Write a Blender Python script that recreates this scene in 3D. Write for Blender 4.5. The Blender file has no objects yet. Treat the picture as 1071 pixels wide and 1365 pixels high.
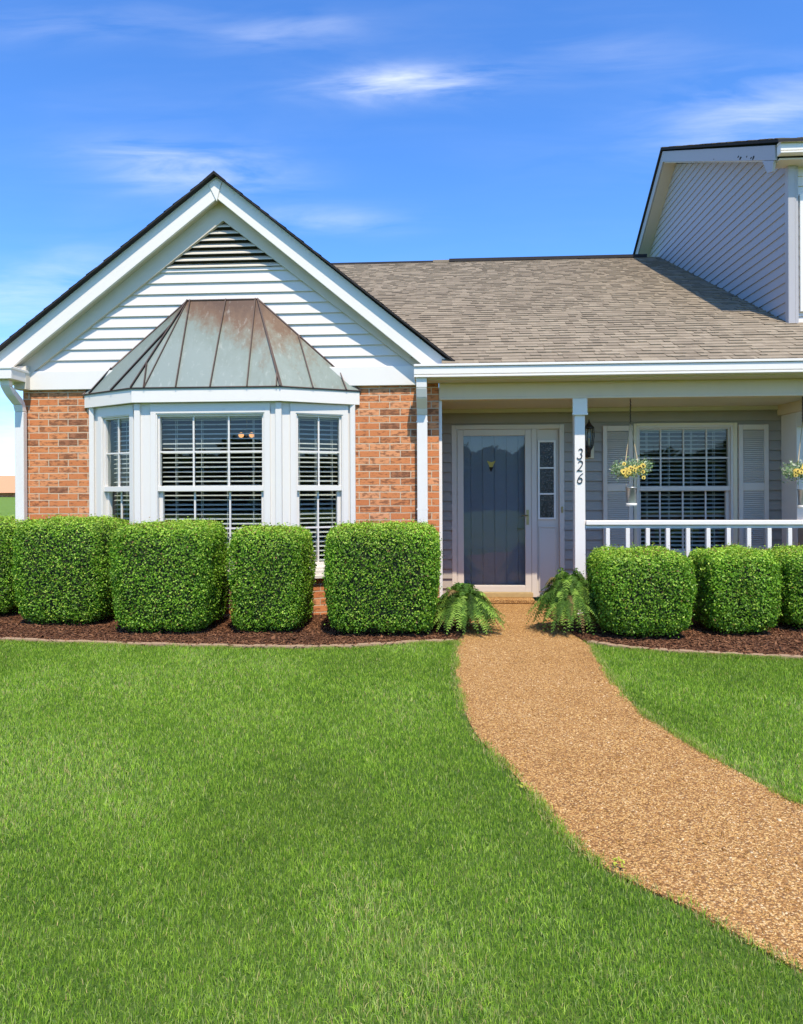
import bpy, math, random
import numpy as np
from mathutils import Vector
random.seed(7); RNG = np.random.default_rng(11)
R = math.radians
sc = bpy.context.scene

# ------------------------------------------------------------------ camera
EYE = 1.41
cam = bpy.data.cameras.new("camera"); camo = bpy.data.objects.new("camera", cam)
sc.collection.objects.link(camo); sc.camera = camo
camo.location = (0, 0, EYE)
camo.rotation_mode = 'QUATERNION'
from mathutils import Matrix
m = Matrix.Rotation(R(3.35), 4, 'Z') @ Matrix.Rotation(R(90), 4, 'X') @ Matrix.Rotation(R(-0.25), 4, 'Z')
camo.rotation_quaternion = m.to_quaternion()
cam.sensor_fit = 'VERTICAL'; cam.sensor_height = 36.0
cam.lens = 36.0 * 931 / 1365
cam.shift_y = -27.5 / 1365
cam.clip_start = 0.05; cam.clip_end = 2000

# ------------------------------------------------------------------ light
SUNPOS = Vector((0.27, -1.0, 1.80)).normalized()
elev = math.asin(SUNPOS.z)
sun = bpy.data.lights.new("sun", 'SUN'); sun.energy = 5.0; sun.angle = R(0.5); sun.color = (1.0, 0.895, 0.735)
suno = bpy.data.objects.new("sun", sun); sc.collection.objects.link(suno)
suno.rotation_mode = 'QUATERNION'; suno.rotation_quaternion = SUNPOS.to_track_quat('Z', 'Y')
sc.view_settings.view_transform = 'Standard'; sc.view_settings.look = 'None'
sc.view_settings.gamma = 1.0; sc.view_settings.exposure = 0.33

world = bpy.data.worlds.new("World"); sc.world = world; world.use_nodes = True
def nd(nt, typ, **k):
    n = nt.nodes.new(typ)
    for a, b in k.items():
        if a.startswith('i_'): n.inputs[a[2:]].default_value = b
        else: setattr(n, a, b)
    return n
def mth(nt, op, a, b=None, c=None, clamp=False):
    n = nt.nodes.new('ShaderNodeMath'); n.operation = op; n.use_clamp = clamp
    for i, v in enumerate((a, b, c)):
        if v is None: continue
        if isinstance(v, (int, float)): n.inputs[i].default_value = v
        else: nt.links.new(v, n.inputs[i])
    return n.outputs[0]
def mixc(nt, f, a, b, bt='MIX'):
    n = nt.nodes.new('ShaderNodeMix'); n.data_type = 'RGBA'; n.blend_type = bt
    for s, v in ((n.inputs['Factor'], f), (n.inputs['A'], a), (n.inputs['B'], b)):
        if isinstance(v, (int, float)): s.default_value = v
        elif isinstance(v, tuple): s.default_value = v if len(v) == 4 else v + (1,)
        else: nt.links.new(v, s)
    return n.outputs['Result']
def build_world():
    nt = world.node_tree; nt.nodes.clear(); L = nt.links
    out = nd(nt, 'ShaderNodeOutputWorld'); bg = nd(nt, 'ShaderNodeBackground'); L.new(bg.outputs[0], out.inputs[0])
    sky = nd(nt, 'ShaderNodeTexSky', sky_type='NISHITA', sun_disc=False, sun_elevation=elev,
             sun_rotation=math.atan2(SUNPOS.x, SUNPOS.y), altitude=200, air_density=1.0, dust_density=0.35, ozone_density=2.2)
    tc = nd(nt, 'ShaderNodeTexCoord'); sp = nd(nt, 'ShaderNodeSeparateXYZ'); L.new(tc.outputs['Generated'], sp.inputs[0])
    yy = mth(nt, 'MAXIMUM', mth(nt, 'ABSOLUTE', sp.outputs[1]), 0.05)
    u = mth(nt, 'DIVIDE', sp.outputs[0], yy); v = mth(nt, 'DIVIDE', sp.outputs[2], yy)
    cb = nd(nt, 'ShaderNodeCombineXYZ'); L.new(mth(nt, 'ADD', u, mth(nt, 'MULTIPLY', v, 0.35)), cb.inputs[0]); L.new(mth(nt, 'MULTIPLY', v, 5.5), cb.inputs[1])
    n1 = nd(nt, 'ShaderNodeTexNoise', i_Scale=4.2, i_Detail=9.0, i_Roughness=0.58, i_Distortion=0.5); L.new(cb.outputs[0], n1.inputs['Vector'])
    wv = nd(nt, 'ShaderNodeTexNoise', i_Scale=2.2, i_Detail=3.0); L.new(cb.outputs[0], wv.inputs['Vector'])
    tot = None
    # clouds as patches of the sky direction: (u, v, half-width, half-height, tilt, strength)
    for cu, cv, ru, rv, tl, st in ((-.05, .585, .13, .026, .0, 1.3), (-.375, .475, .14, .036, -.10, 1.1), (-.22, .665, .12, .025, .05, .4),
                               (-.17, .392, .11, .018, -.05, .55), (.44, .52, .14, .06, .1, .75), (-.6, .30, .14, .05, .25, .6),
                               (-.52, .69, .2, .03, 0, .25), (.24, .62, .12, .035, 0, .25), (-.62, .10, .2, .12, 0, 1.1), (.55, .1, .3, .12, 0, .8)):
        du = mth(nt, 'SUBTRACT', u, cu)
        dv = mth(nt, 'SUBTRACT', mth(nt, 'SUBTRACT', v, cv), mth(nt, 'MULTIPLY', du, tl))
        a = mth(nt, 'DIVIDE', du, ru); b = mth(nt, 'DIVIDE', dv, rv)
        r2 = mth(nt, 'ADD', mth(nt, 'MULTIPLY', a, a), mth(nt, 'MULTIPLY', b, b))
        g = mth(nt, 'MULTIPLY', mth(nt, 'EXPONENT', mth(nt, 'MULTIPLY', r2, -1.1)), st)
        tot = g if tot is None else mth(nt, 'ADD', tot, g)
    nn = mth(nt, 'MULTIPLY', mth(nt, 'SUBTRACT', n1.outputs[0], 0.36), 2.6, clamp=True)
    cl = mth(nt, 'MULTIPLY', tot, nn)
    wisps = mth(nt, 'MULTIPLY', mth(nt, 'MULTIPLY', mth(nt, 'SUBTRACT', wv.outputs[0], 0.42), 1.5, clamp=True), nn)
    cl = mth(nt, 'MULTIPLY', mth(nt, 'ADD', cl, mth(nt, 'MULTIPLY', wisps, 0.16)), 0.60, clamp=True)
    hs = nd(nt, 'ShaderNodeHueSaturation', i_Saturation=1.18, i_Value=1.0); L.new(sky.outputs[0], hs.inputs['Color'])
    c = mixc(nt, 1.0, hs.outputs[0], (.88, 1.17, 1.55), 'MULTIPLY')
    c = mixc(nt, cl, c, (6.6, 6.9, 7.5))
    L.new(c, bg.inputs[0]); bg.inputs[1].default_value = 0.15
build_world()

# ------------------------------------------------------------------ materials
def mat(name):
    m = bpy.data.materials.new(name); m.use_nodes = True
    nt = m.node_tree; b = nt.nodes['Principled BSDF']; return m, nt, b
def objco(nt):
    return nt.nodes.new('ShaderNodeTexCoord').outputs['Object']
def noise(nt, co, s, d=4, r=.55, dim=None):
    n = nd(nt, 'ShaderNodeTexNoise', i_Scale=s, i_Detail=d, i_Roughness=r); nt.links.new(co, n.inputs['Vector']); return n.outputs[0]
def ramp(nt, f, *st):
    n = nt.nodes.new('ShaderNodeValToRGB'); e = n.color_ramp.elements
    while len(e) < len(st): e.new(.5)
    for el, (p, c) in zip(e, st):
        el.position = p; el.color = c if len(c) == 4 else c + (1,)
    nt.links.new(f, n.inputs[0]); return n.outputs[0]
def bump(nt, b, h, s=.4, d=.01):
    n = nd(nt, 'ShaderNodeBump', i_Strength=s, i_Distance=d); nt.links.new(h, n.inputs['Height']); nt.links.new(n.outputs[0], b.inputs['Normal'])
def mapv(nt, co, s=(1, 1, 1)):
    n = nt.nodes.new('ShaderNodeMapping'); n.inputs['Scale'].default_value = s; nt.links.new(co, n.inputs[0]); return n.outputs[0]
def paint(name, col, rough=.5, dirt=.12, dcol=(.30, .28, .22), bs=.06):
    m, nt, b = mat(name); co = objco(nt)
    n1 = noise(nt, mapv(nt, co, (3, 3, .9)), 2.2, 6, .65); n2 = noise(nt, co, 60, 3)
    f = mth(nt, 'MULTIPLY', mth(nt, 'SUBTRACT', n1, .45), dirt * 5, clamp=True)
    c = mixc(nt, f, col, tuple(.6 * a + .4 * d for a, d in zip(col, dcol)))
    nt.links.new(c, b.inputs['Base Color']); b.inputs['Roughness'].default_value = rough
    bump(nt, b, mth(nt, 'ADD', mth(nt, 'MULTIPLY', n1, 3), n2), bs, .004); return m
M = {}
M['white'] = paint('white_paint', (.75, .71, .65), .45, .05)
M['trim'] = paint('bay_trim_paint', (.70, .665, .615), .45, .04)
M['white_siding'] = paint('white_siding_vinyl', (.66, .62, .575), .5, .05)
M['cream'] = paint('cream_trim_paint', (.66, .56, .38), .5, .1)
M['beam'] = paint('beige_beam_paint', (.68, .55, .40), .55, .15)
M['ceiling'] = paint('porch_ceiling_paint', (.54, .50, .40), .55, .12)
M['soffit'] = paint('soffit_paint', (.60, .54, .44), .55, .15)
M['grey_siding'] = paint('grey_vinyl_siding', (.31, .27, .225), .55, .12, (.1, .1, .08))
M['side_siding'] = paint('shade_toned_siding', (.40, .385, .39), .55, .1)  # white siding of the shaded side, its shade worked into the base colour
M['doorframe'] = paint('door_frame_paint', (.58, .52, .45), .45, .06)
M['shutter'] = paint('shutter_paint', (.58, .50, .42), .5, .06)
M['slate'] = paint('slate_door_paint', (.20, .215, .26), .4, .05, (.05, .05, .05))
M['downpipe'] = paint('downpipe_enamel', (.73, .70, .65), .35, .1)
M['blind'] = paint('blind_slat', (.80, .77, .72), .45, .0)
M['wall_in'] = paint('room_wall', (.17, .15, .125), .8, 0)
M['bluegrey'] = paint('numeral_black', (.012, .012, .014), .4, 0)
def simple(name, col, rough=.5, metal=0, emit=None):
    m, nt, b = mat(name); co = objco(nt); n = noise(nt, co, 25, 4)
    c = mixc(nt, n, tuple(a * .8 for a in col), tuple(min(1, a * 1.2) for a in col))
    nt.links.new(c, b.inputs['Base Color']); b.inputs['Roughness'].default_value = rough; b.inputs['Metallic'].default_value = metal
    if emit: b.inputs['Emission Color'].default_value = emit[0] + (1,); b.inputs['Emission Strength'].default_value = emit[1]
    return m
M['black'] = simple('black_iron', (.012, .011, .012), .4)
M['brass'] = simple('aged_brass', (.42, .33, .16), .35, .9)
M['steel'] = simple('galvanized_steel', (.42, .43, .43), .4, .7)
M['rope'] = simple('jute_rope', (.42, .33, .2), .9)
M['chain'] = simple('dark_chain', (.05, .035, .025), .5, .5)
M['dark'] = simple('vent_dark', (.03, .028, .025), .9)
M['yellow'] = simple('sunflower_petal', (.86, .60, .12), .6)
M['seed'] = simple('flower_centre', (.04, .02, .01), .9)
M['bulb'] = simple('glowing_globe', (.9, .6, .3), .5, 0, ((1, .42, .12), 1.3))
M['threshold'] = simple('tan_threshold', (.42, .30, .13), .5)
M['edging'] = simple('tan_concrete_edging', (.33, .22, .13), .9)

def glass(name, tint=(1, 1, 1), rough=0.0, ior=1.5, bumpy=False, refl=1.0):
    m = bpy.data.materials.new(name); m.use_nodes = True; nt = m.node_tree; nt.nodes.clear()
    out = nd(nt, 'ShaderNodeOutputMaterial'); mx = nd(nt, 'ShaderNodeMixShader')
    tr = nd(nt, 'ShaderNodeBsdfTransparent'); tr.inputs[0].default_value = tint + (1,)
    gl = nd(nt, 'ShaderNodeBsdfGlossy', i_Roughness=max(rough, .015)); fr = nd(nt, 'ShaderNodeFresnel', i_IOR=ior)
    bp = nd(nt, 'ShaderNodeBump', i_Strength=.9 if bumpy else .07, i_Distance=.01)
    n = nd(nt, 'ShaderNodeTexNoise', i_Scale=90.0 if bumpy else 3.0, i_Detail=2.0); tc = nd(nt, 'ShaderNodeTexCoord')
    nt.links.new(tc.outputs['Object'], n.inputs['Vector']); nt.links.new(n.outputs[0], bp.inputs['Height']); nt.links.new(bp.outputs[0], gl.inputs['Normal'])
    nt.links.new(mth(nt, 'MULTIPLY', mth(nt, 'MULTIPLY', fr.outputs[0], refl, clamp=True), mth(nt, 'SUBTRACT', 1.0, nd(nt, 'ShaderNodeNewGeometry').outputs['Backfacing'])), mx.inputs[0]); nt.links.new(tr.outputs[0], mx.inputs[1]); nt.links.new(gl.outputs[0], mx.inputs[2]); nt.links.new(mx.outputs[0], out.inputs[0])
    return m
M['glass'] = glass('window_glass', (.86, .89, .88), refl=1.3)
M['stormglass'] = glass('storm_glass', (.88, .9, .9), refl=1.5)
def obscure():
    m, nt, b = mat('obscure_glass'); co = objco(nt); n = noise(nt, co, 110, 2, .6)
    nt.links.new(ramp(nt, n, (.42, (.012, .011, .010)), (.60, (.05, .045, .04)), (.68, (.28, .25, .21))), b.inputs['Base Color']); b.inputs['Roughness'].default_value = .25; bump(nt, b, n, .6, .003); return m
M['obscure'] = obscure()

def brick_mat(name, c1=(.60, .225, .085), c2=(.50, .165, .06), mort=(.66, .50, .35)):
    m, nt, b = mat(name); co = objco(nt); L = nt.links
    s = nd(nt, 'ShaderNodeSeparateXYZ'); L.new(co, s.inputs[0])
    cb = nd(nt, 'ShaderNodeCombineXYZ'); L.new(mth(nt, 'ADD', s.outputs[0], s.outputs[1]), cb.inputs[0]); L.new(mth(nt, 'ADD', s.outputs[2], .028), cb.inputs[1])
    # wobble
    wn = nd(nt, 'ShaderNodeTexNoise', i_Scale=22.0, i_Detail=2.0); L.new(co, wn.inputs['Vector'])
    va = nd(nt, 'ShaderNodeVectorMath', operation='MULTIPLY_ADD'); L.new(wn.outputs['Color'], va.inputs[0]); va.inputs[1].default_value = (.007, .007, 0); L.new(cb.outputs[0], va.inputs[2])
    br = nd(nt, 'ShaderNodeTexBrick', i_Scale=1.0, offset=.5)
    for k, v in (('Brick Width', .238), ('Row Height', .0797), ('Mortar Size', .0066), ('Mortar Smooth', .25), ('Bias', 0.0)): br.inputs[k].default_value = v
    br.inputs['Color1'].default_value = (0, 0, 0, 1); br.inputs['Color2'].default_value = (1, 1, 1, 1); br.inputs['Mortar'].default_value = (.5, .5, .5, 1)
    L.new(va.outputs[0], br.inputs['Vector'])
    base = ramp(nt, br.outputs['Color'], (0, c2), (.4, c1), (.62, (.68, .30, .14)), (.8, (.56, .20, .075)), (.94, (.42, .17, .075)), (1, (.32, .13, .065)))
    n1 = noise(nt, mapv(nt, co, (1, 1, 2.6)), 13, 5, .6); n2 = noise(nt, co, 90, 4, .6)
    dark = mth(nt, 'MULTIPLY', mth(nt, 'SUBTRACT', mth(nt, 'ADD', n1, mth(nt, 'MULTIPLY', br.outputs['Color'], .14)), .555), 8, clamp=True)
    base = mixc(nt, mth(nt, 'MULTIPLY', dark, .72), base, (.125, .052, .03))
    light = mth(nt, 'MULTIPLY', mth(nt, 'SUBTRACT', n2, .55), 4, clamp=True)
    base = mixc(nt, mth(nt, 'MULTIPLY', light, .6), base, (.66, .36, .22))
    mo = mixc(nt, n1, mort, tuple(a * .72 for a in mort))
    c = mixc(nt, br.outputs['Fac'], base, mo); L.new(c, b.inputs['Base Color']); b.inputs['Roughness'].default_value = .9; b.inputs['Specular IOR Level'].default_value = .15
    h = mth(nt, 'ADD', mth(nt, 'MULTIPLY', br.outputs['Fac'], -1.0), mth(nt, 'MULTIPLY', n2, .35)); bump(nt, b, h, .8, .008)
    return m
M['brick'] = brick_mat('orange_brick')

def island(name, stops, rough=.85, bs=None, spec=.3, tsc=1, isl=.55):
    m, nt, b = mat(name); g = nd(nt, 'ShaderNodeNewGeometry'); co = objco(nt)
    n = noise(nt, co, 60 * tsc, 4, .7); n3 = noise(nt, co, 1.1, 4)
    f = mth(nt, 'ADD', mth(nt, 'MULTIPLY', g.outputs['Random Per Island'], isl), mth(nt, 'ADD', mth(nt, 'MULTIPLY', mth(nt, 'SUBTRACT', n, .5), .7), mth(nt, 'MULTIPLY', n3, .45)))
    nt.links.new(ramp(nt, f, *stops), b.inputs['Base Color']); b.inputs['Roughness'].default_value = rough; b.inputs['Specular IOR Level'].default_value = spec
    bump(nt, b, noise(nt, co, 260 * tsc, 2), .5, .003); return m
M['shingle'] = island('tan_shingles', ((0, (.15, .122, .088)), (.35, (.235, .192, .138)), (.6, (.29, .24, .172)), (1, (.37, .31, .23))), .95, spec=.1, isl=.38)
M['shingle_dark'] = island('dark_shingle_edge', ((0, (.02, .02, .024)), (1, (.06, .055, .055))), .95, spec=.1)
M['mulch'] = island('mulch_chips', ((0, (.04, .017, .008)), (.45, (.125, .052, .023)), (.75, (.23, .105, .048)), (1, (.40, .22, .12))), .9)
M['pebble'] = island('path_pebbles', ((.1, (.07, .03, .012)), (.35, (.26, .13, .038)), (.6, (.44, .245, .075)), (.85, (.60, .38, .15)), (1, (.72, .56, .36))), .9, spec=.08, isl=.7)

def ground_mat(name, a, b_, c_, s1, s2, bs=.6):
    m, nt, b = mat(name); co = objco(nt); n1 = noise(nt, co, s1, 6, .65); n2 = noise(nt, co, s2, 3, .6)
    c = ramp(nt, mth(nt, 'ADD', mth(nt, 'MULTIPLY', n1, .5), mth(nt, 'MULTIPLY', n2, .5)), (.3, a), (.5, b_), (.7, c_))
    nt.links.new(c, b.inputs['Base Color']); b.inputs['Roughness'].default_value = .95; b.inputs['Specular IOR Level'].default_value = .1
    bump(nt, b, n2, bs, .01); return m
M['ground'] = ground_mat('grassy_ground', (.07, .13, .02), (.13, .22, .035), (.2, .28, .06), 2.2, 120)
M['soil'] = ground_mat('mulch_bed', (.02, .009, .005), (.075, .03, .016), (.17, .075, .04), 30, 110)
M['dirt'] = ground_mat('lawn_thatch', (.03, .055, .012), (.06, .11, .02), (.12, .15, .04), 3, 90)
def path_mat():
    m, nt, b = mat('aggregate'); co = objco(nt); L = nt.links
    v = nd(nt, 'ShaderNodeTexVoronoi', i_Scale=135.0); L.new(co, v.inputs['Vector'])
    s = nd(nt, 'ShaderNodeSeparateColor'); L.new(v.outputs['Color'], s.inputs[0])
    n1 = noise(nt, co, 1.3, 5, .6)
    c = ramp(nt, mth(nt, 'ADD', mth(nt, 'MULTIPLY', s.outputs[0], .75), mth(nt, 'MULTIPLY', n1, .25)), (.0, (.10, .045, .014)), (.35, (.32, .16, .052)), (.6, (.46, .25, .09)), (.8, (.60, .38, .14)), (.97, (.74, .58, .36)))
    dk = mth(nt, 'MULTIPLY', mth(nt, 'SUBTRACT', v.outputs['Distance'], .52), 4.5, clamp=True)
    c = mixc(nt, mth(nt, 'MULTIPLY', dk, .75), c, (.14, .075, .04))
    L.new(c, b.inputs['Base Color']); b.inputs['Roughness'].default_value = .9; b.inputs['Specular IOR Level'].default_value = .12
    bump(nt, b, mth(nt, 'MULTIPLY', v.outputs['Distance'], -1.0), .8, .006); return m
M['path'] = path_mat()

def copper_mat():
    m, nt, b = mat('patina_copper'); co = objco(nt); L = nt.links
    s = nd(nt, 'ShaderNodeSeparateXYZ'); L.new(co, s.inputs[0])
    n1 = noise(nt, mapv(nt, co, (5.5, 5.5, .8)), 1.7, 7, .62); n2 = noise(nt, co, 22, 5, .7); n3 = noise(nt, mapv(nt, co, (9, 9, 1)), 2.5, 4, .6)
    # weathering: brown oxide survives near the ridge, green below it
    hgt = mth(nt, 'DIVIDE', mth(nt, 'SUBTRACT', s.outputs[2], 2.57), 1.05)
    f = mth(nt, 'ADD', mth(nt, 'MULTIPLY', mth(nt, 'POWER', mth(nt, 'MAXIMUM', hgt, 0.0), 2.0), .80), mth(nt, 'MULTIPLY', mth(nt, 'SUBTRACT', n1, .5), .75))
    ax = mth(nt, 'ABSOLUTE', mth(nt, 'SUBTRACT', s.outputs[0], -2.57))
    side = mth(nt, 'MULTIPLY', mth(nt, 'SUBTRACT', mth(nt, 'ADD', ax, mth(nt, 'MULTIPLY', hgt, .62)), 1.05), 1.6, clamp=True)
    f = mth(nt, 'ADD', mth(nt, 'SUBTRACT', f, .14), mth(nt, 'MULTIPLY', side, .4)); f = mth(nt, 'ADD', f, mth(nt, 'MULTIPLY', mth(nt, 'SUBTRACT', n2, .5), .35))
    c = ramp(nt, f, (.0, (.20, .245, .225)), (.32, (.165, .205, .18)), (.50, (.15, .14, .105)), (.70, (.12, .068, .038)), (1, (.07, .035, .02)))
    st = mth(nt, 'MULTIPLY', mth(nt, 'SUBTRACT', n3, .58), 4, clamp=True)
    c = mixc(nt, mth(nt, 'MULTIPLY', st, .5), c, (.42, .45, .41))
    L.new(c, b.inputs['Base Color']); b.inputs['Roughness'].default_value = .55; b.inputs['Metallic'].default_value = .15
    bump(nt, b, n2, .15, .004); return m
M['copper'] = copper_mat()
M['copper_edge'] = simple('dark_copper_seam', (.075, .05, .04), .5, .4)

def leaf_mat(name, rough=.38, trans=.25, spec=.5):
    m, nt, b = mat(name); at = nd(nt, 'ShaderNodeAttribute', attribute_name='tint'); L = nt.links
    L.new(at.outputs['Color'], b.inputs['Base Color']); b.inputs['Roughness'].default_value = rough; b.inputs['Specular IOR Level'].default_value = spec
    tr = nd(nt, 'ShaderNodeBsdfTranslucent'); mx = nd(nt, 'ShaderNodeMixShader', i_Fac=trans)
    c = mixc(nt, 1.0, at.outputs['Color'], (1.3, 1.5, .5), 'MULTIPLY'); L.new(c, tr.inputs[0])
    L.new(b.outputs[0], mx.inputs[1]); L.new(tr.outputs[0], mx.inputs[2]); L.new(mx.outputs[0], nt.nodes['Material Output'].inputs[0]); return m
M['leaf'] = leaf_mat('clipped_leaves', .45, .30, .28); M['grass'] = leaf_mat('grass_blades', .6, .42, .14); M['fern'] = leaf_mat('fern_fronds', .6, .3, .15)
M['core'] = simple('dark_core', (.018, .028, .008), .9)
M['bark'] = simple('bark', (.10, .07, .05), .9)

# ------------------------------------------------------------------ objects
ORG = {}
def link(o, parent=None):
    sc.collection.objects.link(o)
    if parent is not None: o.parent = parent
    return o
def tag(o, label=None, cat=None, group=None, kind=None):
    for k, v in (('label', label), ('category', cat), ('group', group), ('kind', kind)):
        if v: o[k] = v
    return o
def thing(name, loc, label, cat, group=None):
    o = bpy.data.objects.new(name, None); o.location = loc; o.empty_display_size = .2
    link(o); ORG[o.name] = Vector(loc); return tag(o, label, cat, group)
class MB:
    def __init__(s): s.v = []; s.f = []; s.sm = []
    def add(s, vs, fs, smooth=False):
        k = len(s.v); s.v += [tuple(map(float, p)) for p in vs]; s.f += [tuple(k + i for i in f) for f in fs]; s.sm += [smooth] * len(fs)
    def hexa(s, p):   # 8 points: bottom 4 ccw, top 4 ccw
        s.add(p, [(3, 2, 1, 0), (4, 5, 6, 7), (0, 1, 5, 4), (1, 2, 6, 5), (2, 3, 7, 6), (3, 0, 4, 7)])
    def box(s, x0, x1, y0, y1, z0, z1):
        s.hexa([(x0, y0, z0), (x1, y0, z0), (x1, y1, z0), (x0, y1, z0), (x0, y0, z1), (x1, y0, z1), (x1, y1, z1), (x0, y1, z1)]); return s
    def lbox(s, F, u0, u1, n0, n1, z0, z1):  # in a wall frame, n outward
        P = lambda u, n, z: (F[0][0] + F[1][0] * u + F[2][0] * n, F[0][1] + F[1][1] * u + F[2][1] * n, z)
        s.hexa([P(u0, n1, z0), P(u1, n1, z0), P(u1, n0, z0), P(u0, n0, z0), P(u0, n1, z1), P(u1, n1, z1), P(u1, n0, z1), P(u0, n0, z1)]); return s
    def lring(s, F, u0, u1, z0, z1, w, n0, n1):
        s.lbox(F, u0, u0 + w, n0, n1, z0, z1); s.lbox(F, u1 - w, u1, n0, n1, z0, z1)
        s.lbox(F, u0 + w, u1 - w, n0, n1, z0, z0 + w); s.lbox(F, u0 + w, u1 - w, n0, n1, z1 - w, z1)
    def prism(s, pts, off):   # planar polygon + offset vector
        n = len(pts); a = [Vector(p) for p in pts]; b = [p + Vector(off) for p in a]
        s.add(a + b, [tuple(range(n))[::-1], tuple(range(n, 2 * n))] + [(i, (i + 1) % n, n + (i + 1) % n, n + i) for i in range(n)])
        return s
    def quad(s, a, b, c, d): s.add([a, b, c, d], [(0, 1, 2, 3)])
    def tube(s, pts, r, seg=8, smooth=True, cap=True):
        pts = [Vector(p) for p in pts]; rs = r if isinstance(r, (list, tuple)) else [r] * len(pts); vs = []; fs = []
        for i, p in enumerate(pts):
            t = (pts[min(i + 1, len(pts) - 1)] - pts[max(i - 1, 0)]).normalized()
            a = t.cross(Vector((0, 0, 1)) if abs(t.z) < .9 else Vector((1, 0, 0))).normalized(); b = t.cross(a)
            for k in range(seg):
                th = 2 * math.pi * k / seg; vs.append(p + (a * math.cos(th) + b * math.sin(th)) * rs[i])
        for i in range(len(pts) - 1):
            for k in range(seg): fs.append((i * seg + k, i * seg + (k + 1) % seg, (i + 1) * seg + (k + 1) % seg, (i + 1) * seg + k))
        if cap: fs.append(tuple(range(seg))); fs.append(tuple(range((len(pts) - 1) * seg, len(pts) * seg))[::-1])
        s.add(vs, fs, smooth); return s
    def lathe(s, c, prof, seg=16):   # prof: (r, z)
        vs = []; fs = []
        for r, z in prof:
            for k in range(seg): th = 2 * math.pi * k / seg; vs.append((c[0] + r * math.cos(th), c[1] + r * math.sin(th), c[2] + z))
        for i in range(len(prof) - 1):
            for k in range(seg): fs.append((i * seg + k, i * seg + (k + 1) % seg, (i + 1) * seg + (k + 1) % seg, (i + 1) * seg + k))
        s.add(vs, fs, True); return s
    def siding(s, F, z0, z1, ex, ul, ur, holes=(), proud=.016):
        P = lambda u, n, z: (F[0][0] + F[1][0] * u + F[2][0] * n, F[0][1] + F[1][1] * u + F[2][1] * n, z)
        z = z0
        while z < z1 - 1e-4:
            zt = min(z + ex, z1); cuts = sorted({z, zt} | {h for H in holes for h in H[2:] if z < h < zt})
            for a, b in zip(cuts[:-1], cuts[1:]):
                na = proud * (1 - (a - z) / ex) + .001; nb = proud * (1 - (b - z) / ex) + .001; mid = (a + b) / 2
                hs = sorted((h[0], h[1]) for h in holes if h[2] < mid < h[3])
                cur = None; segs = []; l = (ul(a), ul(b)); r = (ur(a), ur(b))
                for h0, h1 in hs: segs.append((l, (h0, h0))); l = (h1, h1)
                segs.append((l, r))
                for (la, lb), (ra, rb) in segs:
                    if ra - la < .002 and rb - lb < .002: continue
                    s.quad(P(la, na, a), P(ra, na, a), P(rb, nb, b), P(lb, nb, b))
                    if a == z: s.quad(P(la, 0, a), P(ra, 0, a), P(ra, na, a), P(la, na, a))
            z += ex
        return s
    def build(s, name, mt, parent=None, bevel=0, loc=None, seg=1):
        root = parent
        while root is not None and root.parent is not None: root = root.parent
        org = ORG.get(root.name, Vector((0, 0, 0))) if root is not None else Vector(loc or (0, 0, 0))
        me = bpy.data.meshes.new(name); me.from_pydata([(x - org.x, y - org.y, z - org.z) for x, y, z in s.v], [], s.f)
        me.polygons.foreach_set('use_smooth', s.sm); me.update()
        me.materials.append(M[mt] if isinstance(mt, str) else mt)
        o = bpy.data.objects.new(name, me)
        if root is None: o.location = org; ORG[o.name] = org
        link(o, parent)
        if bevel:
            bm = o.modifiers.new('bevel', 'BEVEL'); bm.width = bevel; bm.segments = seg; bm.limit_method = 'ANGLE'; bm.angle_limit = R(50)
        return o
def npmesh(name, verts, faces4, faces3, mats, parent=None, loc=(0, 0, 0), tint=None, midx=None):
    """fast mesh from numpy arrays; faces4 (n,4), faces3 (m,3)"""
    n4 = 0 if faces4 is None else len(faces4); n3 = 0 if faces3 is None else len(faces3)
    me = bpy.data.meshes.new(name); me.vertices.add(len(verts)); me.loops.add(4 * n4 + 3 * n3); me.polygons.add(n4 + n3)
    me.vertices.foreach_set('co', (verts - np.array(loc)).astype(np.float32).ravel())
    lv = []
    if n4: lv.append(faces4.ravel())
    if n3: lv.append(faces3.ravel())
    me.loops.foreach_set('vertex_index', np.concatenate(lv).astype(np.int32))
    st = np.concatenate([np.arange(n4) * 4, 4 * n4 + np.arange(n3) * 3]).astype(np.int32)
    me.polygons.foreach_set('loop_start', st)
    me.update(calc_edges=True)
    for mm in mats: me.materials.append(M[mm])
    if midx is not None: me.polygons.foreach_set('material_index', midx.astype(np.int32))
    if tint is not None:
        a = me.color_attributes.new('tint', 'FLOAT_COLOR', 'POINT')
        a.data.foreach_set('color', np.concatenate([tint, np.ones((len(tint), 1))], 1).astype(np.float32).ravel())
    o = bpy.data.objects.new(name, me)
    if parent is None: o.location = loc; ORG[o.name] = Vector(loc)
    link(o, parent); return o
def frame(A, B):
    A = Vector(A); B = Vector(B); U = (B - A).normalized(); N = Vector((U.y, -U.x)); return (A, U, N), (B - A).length

YB, YD = 8.0, 8.95
# ================================================================== THE HOUSE
house = thing('brick_house', (-1.0, 9.0, 0), 'single-storey orange brick house with white gable, bay window and recessed grey porch', 'house')
FR, _ = frame((0, YB), (1, YB))       # front plane: u = world x, n toward camera
FD, _ = frame((0, YD), (1, YD))
# brick walls
b = MB(); b.box(-4.955, -4.06, YB, YB + .2, -.1, 2.70); b.box(-1.06, -.038, YB, YB + .2, -.1, 2.70); b.box(-4.06, -1.06, YB, YB + .2, 2.372, 2.70)
b.box(-.238, -.038, YB + .2, YD, -.1, 2.64)
b.box(-4.955, -4.755, YB + .2, 14, -.1, 2.64)
b.build('brick_wall', 'brick', house)
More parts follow.
